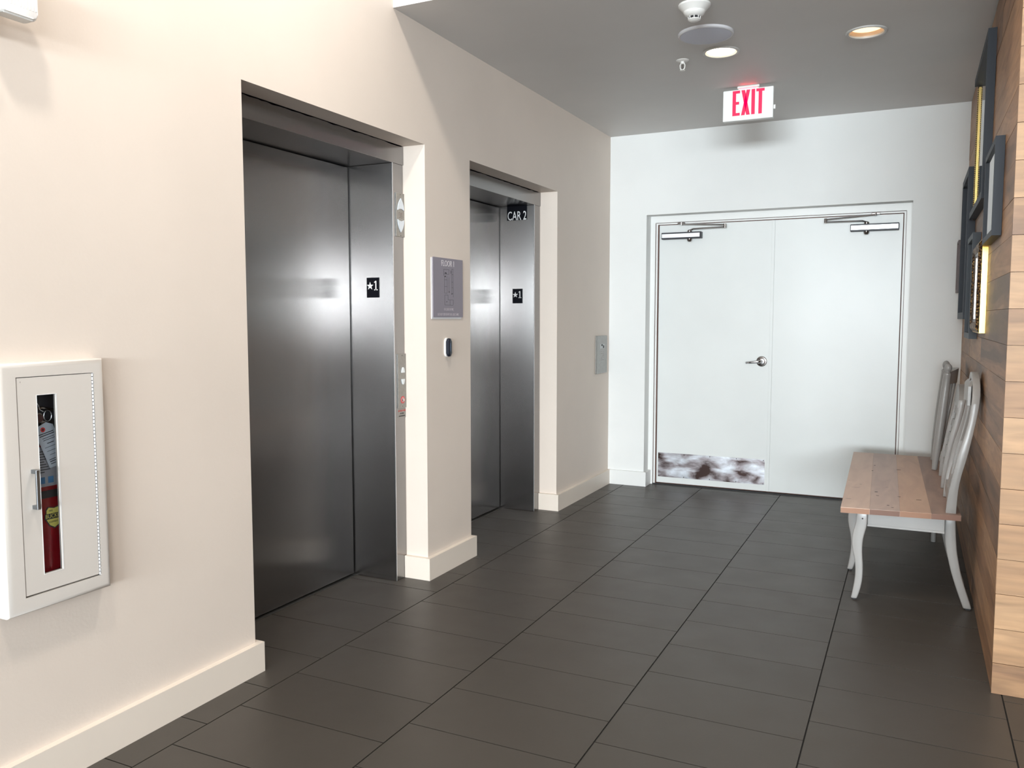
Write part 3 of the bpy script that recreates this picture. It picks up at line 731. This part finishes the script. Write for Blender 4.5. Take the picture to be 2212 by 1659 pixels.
# EXIT sign
ey = 5.478
t = thing('exit_sign', (1.266, ey, HC), 'white EXIT sign with glowing red letters hanging from ceiling', 'exit sign')
obj('canopy', bx(1.200, 1.335, ey - 0.020, ey + 0.030, HC - 0.014, HC), PLASTIC, t, bevel=0.002, seg=1)
obj('neck', bx(1.205, 1.330, ey - 0.008, ey + 0.02, HC - 0.020, HC - 0.013), PLASTIC, t)
hs = obj('housing', bx(1.112, 1.421, ey - 0.018, ey + 0.026, HC - 0.210, HC - 0.019), EXITW, t, bevel=0.004, seg=2)
obj('side_tab', bx(1.421, 1.432, ey + 0.0, ey + 0.015, HC - 0.155, HC - 0.13), PLASTIC, t)
# letters as real strokes
def letter(polys, name):
    bm = BM()
    for p in polys: prism(bm, p, ey - 0.0192, ey - 0.0175, 'y')
    return obj(name, bm, EXITR, t)
zt, zb, sw = 2.795, 2.641, 0.0215
def rect(x0, x1, z0, z1): return [(x0, z0), (x1, z0), (x1, z1), (x0, z1)]
a = 1.172
letter([rect(a, a + sw, zb, zt), rect(a + sw, a + 0.046, zt - 0.017, zt), rect(a + sw, a + 0.041, (zb + zt) / 2 - 0.0085, (zb + zt) / 2 + 0.0085), rect(a + sw, a + 0.046, zb, zb + 0.017)], 'letter')
a = 1.226
letter([[(a, zb), (a + 0.022, zb), (a + 0.054, zt), (a + 0.032, zt)], [(a + 0.032, zb), (a + 0.054, zb), (a + 0.022, zt), (a, zt)]], 'letter')
a = 1.2885; letter([rect(a, a + sw, zb, zt)], 'letter')
a = 1.3175; letter([rect(a + 0.0145, a + 0.0145 + sw, zb, zt - 0.017), rect(a, a + 0.050, zt - 0.017, zt)], 'letter')
obj('led_strip', bx(1.222, 1.312, ey - 0.014, ey - 0.008, HC - 0.0205, HC - 0.019), EXITG, t)

# ------------------------------------------------------------------ double door in the recess
trim = st('trim_1', BM() if False else box(box(box(BM(), RX0, 0.345, D + 0.12, D + 0.30, 0, RH), 2.182, RX1, D + 0.12, D + 0.30, 0, RH), 0.345, 2.182, D + 0.12, D + 0.30, 2.132, RH), TRIMP)
obj('stop', box(box(box(BM(), 0.345, 0.362, D + 0.136, D + 0.30, 0, 2.132), 2.166, 2.182, D + 0.136, D + 0.30, 0, 2.132), 0.362, 2.166, D + 0.136, D + 0.30, 2.118, 2.132), TRIMP, trim)
obj('stop_gap', box(box(box(BM(), 0.3455, 0.349, D + 0.1345, D + 0.1362, 0, 2.129), 2.1785, 2.1815, D + 0.1345, D + 0.1362, 0, 2.129), 0.349, 2.1785, D + 0.1345, D + 0.1362, 2.1285, 2.1315), mat('shadow_gap', (0.16, 0.11, 0.10), 0.8), trim)
obj('threshold', bx(0.345, 2.182, D + 0.12, D + 0.27, 0.0005, 0.006), BLACK, trim)
YD = 6.66
LT = 2.112
BRONZE = mat('door_gap_brown', (0.13, 0.07, 0.055), 0.7)
obj('door_gap', box(box(box(BM(), 0.362, 2.166, YD + 0.012, YD + 0.02, 0.006, 2.118), 0.3622, 0.370, YD - 0.009, YD + 0.012, 0.006, 2.118), 0.37, 2.16, YD + 0.005, YD + 0.012, 2.1125, 2.118), BRONZE, trim)
d1 = st('door_1', bx(0.372, 1.252, YD, YD + 0.012, 0.014, LT), DOORP)
d2 = st('door_2', bx(1.2745, 2.159, YD, YD + 0.012, 0.014, LT), DOORP)
obj('astragal', bx(1.2528, 1.2738, YD - 0.003, YD + 0.012, 0.014, LT), DOORP, d1)
obj('kick_plate', bx(0.385, 1.238, YD - 0.002, YD, 0.062, 0.262), KICK, d1)
for x in (0.392, 0.60, 0.81, 1.02, 1.228):
    for z in (0.070, 0.254): obj('screw', lathe(BM(), [(0.004, 0), (0.003, 0.0015)], (x, YD - 0.002, z), (0, -1, 0), 8), DKCHROME, d1)
# lever handle
lv = obj('lever_handle', lathe(BM(), [(0.040, 0), (0.040, 0.006), (0.036, 0.011), (0.020, 0.014), (0.017, 0.014)], (1.197, YD, 1.031), (0, -1, 0), 36), DKCHROME, d1, smooth='auto')
obj('rose_face', lathe(BM(), [(0.030, 0), (0.028, 0.006), (0.018, 0.010)], (1.197, YD - 0.010, 1.031), (0, -1, 0), 32), CHROME, lv, smooth='auto')
obj('lever', tube(BM(), [(1.197, YD - 0.012, 1.031), (1.197, YD - 0.045, 1.031), (1.192, YD - 0.058, 1.031), (1.178, YD - 0.064, 1.030), (1.13, YD - 0.064, 1.025), (1.088, YD - 0.062, 1.021)], [0.013, 0.012, 0.012, 0.0115, 0.010, 0.009], 14), CHROME, lv, smooth=True)
# closers
def closer(dr, x0, x1, xs, elbow, shoe, sgn):
    yb = YD - 0.055
    c = obj('door_closer', bx(x0, x1, yb, YD, 1.996, 2.048), mat('closer_dark', (0.02, 0.02, 0.028), 0.4), dr, bevel=0.003, seg=1)
    obj('closer_cover', bx(x0 + 0.004, x1 - 0.012 if sgn > 0 else x1 - 0.006, yb - 0.0015, yb + 0.01, 2.0065, 2.0375), ALU, c, bevel=0.001, seg=1)
    obj('lower_cap', lathe(BM(), [(0.019, 0), (0.019, 0.014), (0.012, 0.026)], (xs, YD - 0.03, 1.999), (0, 0, -1), 20), DKCHROME, c, smooth='auto')
    obj('pinion', lathe(BM(), [(0.017, 0), (0.017, 0.014), (0.011, 0.020)], (xs, YD - 0.03, 2.045), (0, 0, 1), 20), DKCHROME, c, smooth='auto')
    a_ = obj('closer_arm', tube(BM(), [(xs, YD - 0.03, 2.062), (xs + sgn * 0.03, YD - 0.035, 2.072), (elbow, YD - 0.06, 2.073)], 0.0055, 8), CHROME, c)
    obj('forearm', tube(BM(), [(elbow, YD - 0.06, 2.091), (shoe, YD - 0.048, 2.112)], 0.0055, 8), CHROME, c)
    obj('elbow_joint', lathe(BM(), [(0.010, 0), (0.010, 0.032)], (elbow, YD - 0.06, 2.066), (0, 0, 1), 12), DKCHROME, c)
    obj('arm_shoe', bx(shoe - 0.028, shoe + 0.028, YD - 0.052, D + 0.1362, 2.112, 2.124), DKCHROME, c, bevel=0.002, seg=1)
    obj('shoe_screw', lathe(BM(), [(0.008, 0), (0.008, 0.02)], (shoe, YD - 0.046, 2.124), (0, 0, -1), 10), CHROME, c)
closer(d1, 0.402, 0.722, 0.624, 0.906, 0.560, 1)
closer(d2, 1.811, 2.135, 1.919, 1.641, 1.980, -1)

# ------------------------------------------------------------------ picture frames on the plank wall
def pframe(y0, y1, z0, z1, xf, stile, m, label, pane_m, pane_x, inner=None, inner_w=0.012, name='picture_frame', gap=0.0):
    t = thing(name, (XR, (y0 + y1) / 2, z0), label, 'frame', 'frames on the wood wall')
    xb = XR - 0.0009
    obj('stile', bx(xf, xb, y0, y0 + stile, z0, z1), m, t)
    obj('rail', bx(xf, xb, y0 + stile, y1 - stile, z1 - stile, z1), m, t)
    obj('rail', bx(xf, xb, y0 + stile, y1 - stile, z0, z0 + stile), m, t)
    if inner is None: obj('stile', bx(xf, xb, y1 - stile, y1, z0, z1), m, t)
    obj('pane', bx(pane_x, pane_x + 0.003, y0 + stile, y1 - stile, z0 + stile, z1 - stile), pane_m, t)
    return t
# large upper frame with a beaded gold far liner
f1 = pframe(4.50, 5.48, 1.925, 2.695, 2.516, 0.035, SLATE, 'largest slate blue frame, highest on wood wall, mirror with gold beading', MIRROR, XR - 0.009, inner=1)
obj('stile', bx(2.533, XR - 0.0009, 5.452, 5.48, 1.925, 2.695), mat('liner_brown', (0.10, 0.06, 0.03), 0.6), f1)
obj('gold_ridge', bx(2.5375, 2.544, 5.438, 5.452, 1.962, 2.658), GOLDB, f1, bevel=0.002, seg=1)
bd = BM(); z = 1.968
while z < 2.655:
    for x in (2.5345,): bmesh.ops.create_icosphere(bd, subdivisions=1, radius=0.0040, matrix=Matrix.Translation((x, 5.446, z)))
    z += 0.0115
o = obj('gold_beads', bd, GOLDB, f1, smooth=True); o['kind'] = 'stuff'
pframe(3.835, 4.355, 1.694, 2.082, 2.5185, 0.025, SLATE, 'slate blue frame with mirror, nearest on wood wall under the largest frame', MIRROR, 2.5265)
f3 = pframe(5.53, 6.19, 1.36, 2.235, 2.508, 0.04, SLATE, 'tall slate blue frame farther along, partly behind the largest frame', SLATEL, XR - 0.006)
f4 = pframe(4.99, 5.44, 1.257, 1.812, 2.514, 0.030, mat('slate_grey_paint', (0.018, 0.027, 0.038), 0.5), 'slate grey frame lowest on wood wall, just behind the gold frame', SLATEL, XR - 0.008)
# ornate gold frame: sloped profile
t = thing('picture_frame', (XR, 4.7, 1.30), 'ornate carved gold frame with bright yellow side edge', 'frame', 'frames on the wood wall')
gy0_, gy1_, gz0_, gz1_ = 4.455, 4.93, 1.296, 1.735
def gring(x, o): return [(x, gy0_ + o, gz0_ + o), (x, gy1_ - o, gz0_ + o), (x, gy1_ - o, gz1_ - o), (x, gy0_ + o, gz1_ - o)]
def ringsurf(rs, m, name):
    bm = BM(); rv = [[bm.verts.new(p) for p in r] for r in rs]
    for a, c in zip(rv, rv[1:]):
        for i in range(4): bm.faces.new((a[i], a[(i + 1) % 4], c[(i + 1) % 4], c[i]))
    return obj(name, bm, m, t)
ringsurf([gring(XR - 0.0009, 0), gring(2.528, 0), gring(2.528, 0.004), gring(XR - 0.002, 0.02)], GOLD, 'gilded_side')
ringsurf([gring(2.528, 0.002), gring(2.514, 0.020), gring(2.512, 0.035), gring(2.522, 0.052), gring(XR - 0.004, 0.054)], ORN, 'carved_moulding')
ringsurf([gring(2.522, 0.051), gring(2.520, 0.056), gring(2.526, 0.066), gring(XR - 0.004, 0.068)], DKCHROME, 'inner_bead')
obj('pane', bx(2.536, 2.539, gy0_ + 0.062, gy1_ - 0.062, gz0_ + 0.062, gz1_ - 0.062), mat('warm_mirror', (1.0, 0.86, 0.52), 0.12, 1.0), t)
f6 = pframe(6.215, 6.40, 1.535, 1.875, 2.498, 0.018, DKWOOD, 'small dark wood and copper frame, farthest, beside the back corner', COPPER, 2.504)

# ------------------------------------------------------------------ bench made of three chair backs and a plank seat
bench = thing('bench', (2.21, 5.15, 0), 'grey painted chair back bench with reclaimed wood seat against wood wall', 'bench')
SZ = 0.460
zb_ = SZ - 0.027
near = lambda x: 4.243 + (x - 1.965) * 0.105
far = lambda x: 6.058 - (x - 1.913) * 0.01
xn = [1.965, 2.093, 2.224, 2.357, 2.480]; xf_ = [1.913, 2.038, 2.176, 2.304, 2.425]
for i in range(4):
    a0, a1, c0, c1 = xn[i], xn[i + 1], xf_[i], xf_[i + 1]
    g = 0.0001
    pts = [(a0 + g, near(a0)), (a1 - g, near(a1)), (c1 - g, far(c1)), (c0 + g, far(c0))]
    obj('seat_board', prism(BM(), pts, zb_, SZ - 0.0004 * i, 'z'), SEATS[i], bench, bevel=0.0006, seg=2)
ENDG = [mat('end_grain_%d' % i, c, 0.6) for i, c in enumerate([(0.30, 0.16, 0.10), (0.17, 0.09, 0.065), (0.27, 0.14, 0.085), (0.20, 0.105, 0.075)])]
for i in range(4):
    a0, a1 = xn[i] + 0.0008, xn[i + 1] - 0.0008
    obj('end_grain', prism(BM(), [(a0, near(a0) - 0.0008), (a1, near(a1) - 0.0008), (a1, near(a1) + 0.001), (a0, near(a0) + 0.001)], zb_ + 0.0006, SZ - 0.0018, 'z'), ENDG[i], bench)
# nail holes and short checks in the boards
for (x, y, lx, ly) in [(2.00, 4.78, 0.022, 0.0016), (1.985, 4.46, 0.014, 0.0025), (2.105, 4.70, 0.008, 0.007), (2.115, 4.60, 0.007, 0.003), (2.20, 5.45, 0.012, 0.004), (2.215, 4.62, 0.007, 0.003), (2.305, 4.58, 0.012, 0.003), (2.17, 4.38, 0.006, 0.004), (2.19, 4.34, 0.006, 0.003), (2.06, 5.35, 0.005, 0.006), (2.065, 5.55, 0.005, 0.005), (2.02, 4.88, 0.006, 0.003)]:
    bm = BM(); n = 10
    prism(bm, [(x + lx * math.cos(2 * math.pi * i / n), y + ly * math.sin(2 * math.pi * i / n) + 0.15 * ly * math.cos(7 * i)) for i in range(n)], SZ - 0.001, SZ + 0.0002, 'z')
    obj('nail_hole', bm, BLACK, bench)

RO = [(0.460, 2.460), (0.561, 2.463), (0.629, 2.471), (0.719, 2.493), (0.834, 2.515), (0.913, 2.529), (1.006, 2.540), (1.089, 2.539), (1.117, 2.532)]
LI = [(0.460, 2.415), (0.559, 2.423), (0.646, 2.440), (0.742, 2.458), (0.822, 2.481), (0.912, 2.499), (1.02, 2.508), (1.117, 2.506)]
def smooth_tab(tab, z):
    return (interp(tab, z - 0.03) + 2 * interp(tab, z) + interp(tab, z + 0.03)) / 4
def bent(zlist, yfun, hy, dxo=0.0, grow=0.0, ztop=None, scale=1.0):
    """blade following the back profile; yfun gives centre y, hy half thickness along y"""
    secs = []; pts = []
    for z in zlist:
        xo = smooth_tab(RO, z) + dxo; xi = smooth_tab(LI, z) + dxo
        y = yfun(z); h = hy(z) if callable(hy) else hy
        dz = 0
        pts.append(Vector((xo, y, z)))
        secs.append([Vector((xi, y - h, z)), Vector((xo, y - h, z)), Vector((xo, y + h, z)), Vector((xi, y + h, z))])
    return pts, secs
def lin(a, b_, n): return [a + (b_ - a) * i / (n - 1) for i in range(n)]
# chair back 1: bent hoop with crest and splat
ya, yb = 4.345, 4.728
yc_ = (ya + yb) / 2; hw = (yb - ya) / 2
hoop = BM(); pts = []; secs = []
path = []
for z in lin(SZ - 0.001, 0.93, 14): path.append((ya - 0.018 * math.sin(math.pi * min(1, (z - SZ) / 0.47)), z))
yl = path[-1][0]
for i in range(1, 16):
    a = math.pi * i / 16
    path.append((yc_ - (yc_ - yl) * math.cos(a), 0.93 + 0.165 * math.sin(a) ** 0.85))
for (y, z) in path[:14][::-1]: path.append((2 * yc_ - y, z))
n = len(path)
for i, (y, z) in enumerate(path):
    y0, z0 = path[max(i - 1, 0)]; y1, z1 = path[min(i + 1, n - 1)]
    tn = Vector((0, y1 - y0, z1 - z0)).normalized(); nm_ = Vector((0, tn.z, -tn.y))  # in-plane normal
    zz = min(z, 1.117)
    xo = smooth_tab(RO, zz); xi = smooth_tab(LI, zz); h = 0.016
    c = Vector((0, y, z))
    secs.append([c + nm_ * h + Vector((xi, 0, 0)), c + nm_ * h + Vector((xo, 0, 0)), c - nm_ * h + Vector((xo, 0, 0)), c - nm_ * h + Vector((xi, 0, 0))])
back1 = obj('hoop_back', sweep(hoop, path, secs), BENCHP, bench, smooth='auto', bevel=0.0035, seg=2)
def backboard(name, outline, par, th=0.016, dx=0.012, holes=None):
    """flat board in the (y,z) plane following the back's lean; outline as list of z-rows [(z, [(y0,y1),...])]"""
    bm = BM()
    for (z0, z1, ya_, yb_, ya2, yb2) in outline:
        n_ = max(1, int((z1 - z0) / 0.03)); rows = []
        for k in range(n_ + 1):
            f = k / n_; z = z0 + (z1 - z0) * f
            x = (smooth_tab(LI, z) + smooth_tab(RO, z)) / 2 + dx
            a = ya_ + (ya2 - ya_) * f; c = yb_ + (yb2 - yb_) * f
            rows.append([bm.verts.new((x - th / 2, a, z)), bm.verts.new((x + th / 2, a, z)), bm.verts.new((x + th / 2, c, z)), bm.verts.new((x - th / 2, c, z))])
        for r0, r1 in zip(rows, rows[1:]):
            for i in range(4): bm.faces.new((r0[i], r0[(i + 1) % 4], r1[(i + 1) % 4], r1[i]))
        bm.faces.new(rows[0][::-1]); bm.faces.new(rows[-1])
    return obj(name, bm, BENCHP, par)
backboard('splat', [(0.50, 0.62, yc_ - 0.045, yc_ + 0.045, yc_ - 0.055, yc_ + 0.055), (0.62, 0.78, yc_ - 0.055, yc_ + 0.055, yc_ - 0.028, yc_ + 0.028), (0.78, 0.97, yc_ - 0.028, yc_ + 0.028, yc_ - 0.06, yc_ + 0.06)], back1, th=0.012, dx=-0.008)
backboard('lower_rail', [(0.50, 0.55, ya + 0.01, yb - 0.01, ya + 0.01, yb - 0.01)], back1, th=0.018, dx=-0.008)
# chair back 2: ladder back with arched top
ya2, yb2 = 4.972, 5.352
def blade(y, name, zt_=0.985, dx=-0.004):
    zz = lin(SZ - 0.001, zt_, 16)
    p, s = bent(zz, lambda z: y, 0.015, dx)
    s = [[v + Vector((-0.016, 0, 0)) * max(0, (zz[i] - SZ) / 0.5) for v in s[i]] for i in range(len(s))]
    return obj(name, sweep(BM(), p, s), BENCHP, bench, smooth='auto', bevel=0.004, seg=2)
lb = blade(ya2, 'ladder_post', 0.935); blade(yb2, 'ladder_post', 0.935)
def slat(z0, z1, y0, y1, arch, par, dx=-0.022, th=0.014, name='slat', bow=0.012):
    bm = BM(); n_ = 14; rows = []
    for k in range(n_ + 1):
        f = k / n_; y = y0 + (y1 - y0) * f; b_ = math.sin(math.pi * f)
        zt_ = z1 + arch * b_ ** 0.7; zm = (z0 + zt_) / 2
        xm0 = (smooth_tab(LI, z0) + smooth_tab(RO, z0)) / 2 + dx + bow * b_ - 0.016 * (z0 - SZ) / 0.5
        xm1 = (smooth_tab(LI, zt_) + smooth_tab(RO, zt_)) / 2 + dx + bow * b_ - 0.016 * (zt_ - SZ) / 0.5
        rows.append([bm.verts.new((xm0 - th / 2, y, z0)), bm.verts.new((xm0 + th / 2, y, z0)), bm.verts.new((xm1 + th / 2, y, zt_)), bm.verts.new((xm1 - th / 2, y, zt_))])
    for r0, r1 in zip(rows, rows[1:]):
        for i in range(4): bm.faces.new((r0[i], r0[(i + 1) % 4], r1[(i + 1) % 4], r1[i]))
    bm.faces.new(rows[0][::-1]); bm.faces.new(rows[-1])
    return obj(name, bm, BENCHP, par, smooth='auto')
slat(0.895, 0.935, ya2 - 0.014, yb2 + 0.014, 0.07, bench, dx=-0.006, th=0.03, name='arched_top_slat', bow=0.0)
for z in (0.535, 0.610, 0.685, 0.760, 0.835): slat(z, z + 0.038, ya2 + 0.01, yb2 - 0.01, 0.0, bench, dx=-0.004, bow=0.006)
slat(0.962, 1.050, ya + 0.035, yb - 0.035, 0.035, back1, dx=-0.008, th=0.012, name='crest', bow=0.032)
# chair back 3: turned posts with ball finials and curved crest
ya3, yb3 = 5.560, 5.935
def tpost(y):
    xb_, xt_ = 2.393, 2.446
    prof = [(0.015, 0.0), (0.018, 0.05), (0.022, 0.12), (0.0245, 0.30), (0.023, 0.50), (0.0205, 0.578), (0.0225, 0.584), (0.0205, 0.592), (0.014, 0.597), (0.013, 0.603), (0.018, 0.610), (0.021, 0.624), (0.0185, 0.638), (0.010, 0.648), (0.001, 0.651)]
    ax = Vector((xt_ - xb_, 0, 0.62)).normalized()
    sc_ = 0.64 / 0.65
    return obj('turned_post', lathe(BM(), [(r, h * sc_) for r, h in prof], (xb_, y, SZ - 0.001), ax, 24), BENCHP, bench, smooth='auto')
tpost(ya3); tpost(yb3)
def xbk(z): return 2.393 + (z - SZ) * (2.446 - 2.393) / 0.64
def crest(z0, z1, bowx, th, name, droop=0.0):
    bm = BM(); rows = []; n_ = 16
    for k in range(n_ + 1):
        f = k / n_; y = ya3 + (yb3 - ya3) * f; b_ = math.sin(math.pi * f)
        a = z0; c = z1 + droop * b_
        xa_ = xbk(a) + bowx * b_ ; xc_ = xbk(c) + bowx * b_
        rows.append([bm.verts.new((xa_ - th / 2, y, a)), bm.verts.new((xa_ + th / 2, y, a)), bm.verts.new((xc_ + th / 2, y, c)), bm.verts.new((xc_ - th / 2, y, c))])
    for r0, r1 in zip(rows, rows[1:]):
        for i in range(4): bm.faces.new((r0[i], r0[(i + 1) % 4], r1[(i + 1) % 4], r1[i]))
    bm.faces.new(rows[0][::-1]); bm.faces.new(rows[-1])
    return obj(name, bm, BENCHP, bench, smooth='auto')
crest(0.975, 1.045, 0.058, 0.018, 'crest_rail', 0.02)
crest(0.56, 0.60, 0.03, 0.018, 'lower_rail')
for i in range(4):
    f = (i + 1) / 5; y = ya3 + (yb3 - ya3) * f; b_ = math.sin(math.pi * f)
    obj('spindle', tube(BM(), [(xbk(0.59) + 0.03 * b_, y, 0.59), (xbk(0.8) + 0.044 * b_, y, 0.8), (xbk(0.985) + 0.058 * b_, y, 0.985)], [0.007, 0.009, 0.007], 10), BENCHP, bench, smooth=True)

# legs
def blade_leg(y, h, LT_, RT_, name='leg', dx=0.0, foot=True):
    zz = [zb_ + 0.001, 0.39, 0.36, 0.33, 0.30, 0.27, 0.24, 0.21, 0.18, 0.15, 0.12, 0.09, 0.06, 0.03, 0.006]
    secs = []; pts = []
    def sm(tab, z): return (interp(tab, z - 0.025) + 2 * interp(tab, z) + interp(tab, z + 0.025)) / 4 if 0.03 < z < 0.40 else interp(tab, z)
    for z in zz:
        l, r = sm(LT_, z) + dx, sm(RT_, z) + dx
        secs.append([Vector((l, y - h, z)), Vector((r, y - h, z)), Vector((r, y + h, z)), Vector((l, y + h, z))]); pts.append(z)
    o = obj(name, sweep(BM(), pts, secs), BENCHP, bench, smooth='auto', bevel=0.006, seg=3)
    if foot: 
        l, r = LT_[0][1] + dx, RT_[0][1] + dx
        obj('foot_glide', bx(l + 0.008, r - 0.004, y - h + 0.006, y + h - 0.006, 0.0003, 0.0065), BLACK, o)
    return o
FL = [(0.006, 2.020), (0.05, 2.028), (0.091, 2.034), (0.148, 2.038), (0.21, 2.031), (0.25, 2.020), (0.283, 2.015), (0.321, 2.017), (0.39, 2.034), (0.439, 2.036)]
FR = [(0.003, 2.046), (0.046, 2.060), (0.096, 2.070), (0.171, 2.071), (0.22, 2.066), (0.263, 2.064), (0.319, 2.068), (0.365, 2.083), (0.439, 2.083)]
RL = [(0.006, 2.507), (0.075, 2.481), (0.175, 2.449), (0.256, 2.430), (0.309, 2.419), (0.370, 2.416), (0.44, 2.415)]
RR = [(0.013, 2.541), (0.08, 2.518), (0.156, 2.494), (0.223, 2.480), (0.279, 2.470), (0.375, 2.462), (0.44, 2.460)]
blade_leg(4.305, 0.019, FL, FR, foot=True)
RR2 = [(z, x + 0.004) for z, x in RR]
blade_leg(4.365, 0.015, RL, [(z, min(x, 2.541)) for z, x in RR])
blade_leg(4.735, 0.015, RL, RR, dx=-0.01)
blade_leg(4.80, 0.017, FL, FR, dx=-0.05)
# the far two chairs' legs
def round_leg(x, y, x2=None):
    x2 = x if x2 is None else x2
    return obj('round_leg', lathe(BM(), [(0.014, 0.0), (0.016, 0.12), (0.022, 0.2), (0.018, 0.22), (0.020, 0.34), (0.022, zb_ - 0.001)], (x, y, 0.0003), (0, 0, 1), 20), BENCHP, bench, smooth='auto')
round_leg(2.405, 5.635); round_leg(2.405, 5.96); round_leg(1.975, 5.60); round_leg(1.965, 5.96)
# aprons
obj('apron', bx(2.083, 2.415, 4.322, 4.340, 0.362, zb_), BENCHP, bench, bevel=0.002, seg=1)
obj('apron_bead', bx(2.083, 2.415, 4.318, 4.324, 0.362, 0.372), BENCHP, bench)
obj('apron', prism(BM(), [(2.040, 4.324), (2.056, 4.324), (2.000, 5.95), (1.984, 5.95)], 0.362, zb_, 'z'), BENCHP, bench)
obj('apron', prism(BM(), [(2.420, 4.38), (2.436, 4.38), (2.410, 5.95), (2.394, 5.95)], 0.362, zb_, 'z'), BENCHP, bench)
obj('screw', lathe(BM(), [(0.004, 0), (0.003, 0.001)], (2.062, 4.286, 0.404), (0, -1, 0), 10), DKINK, bench)
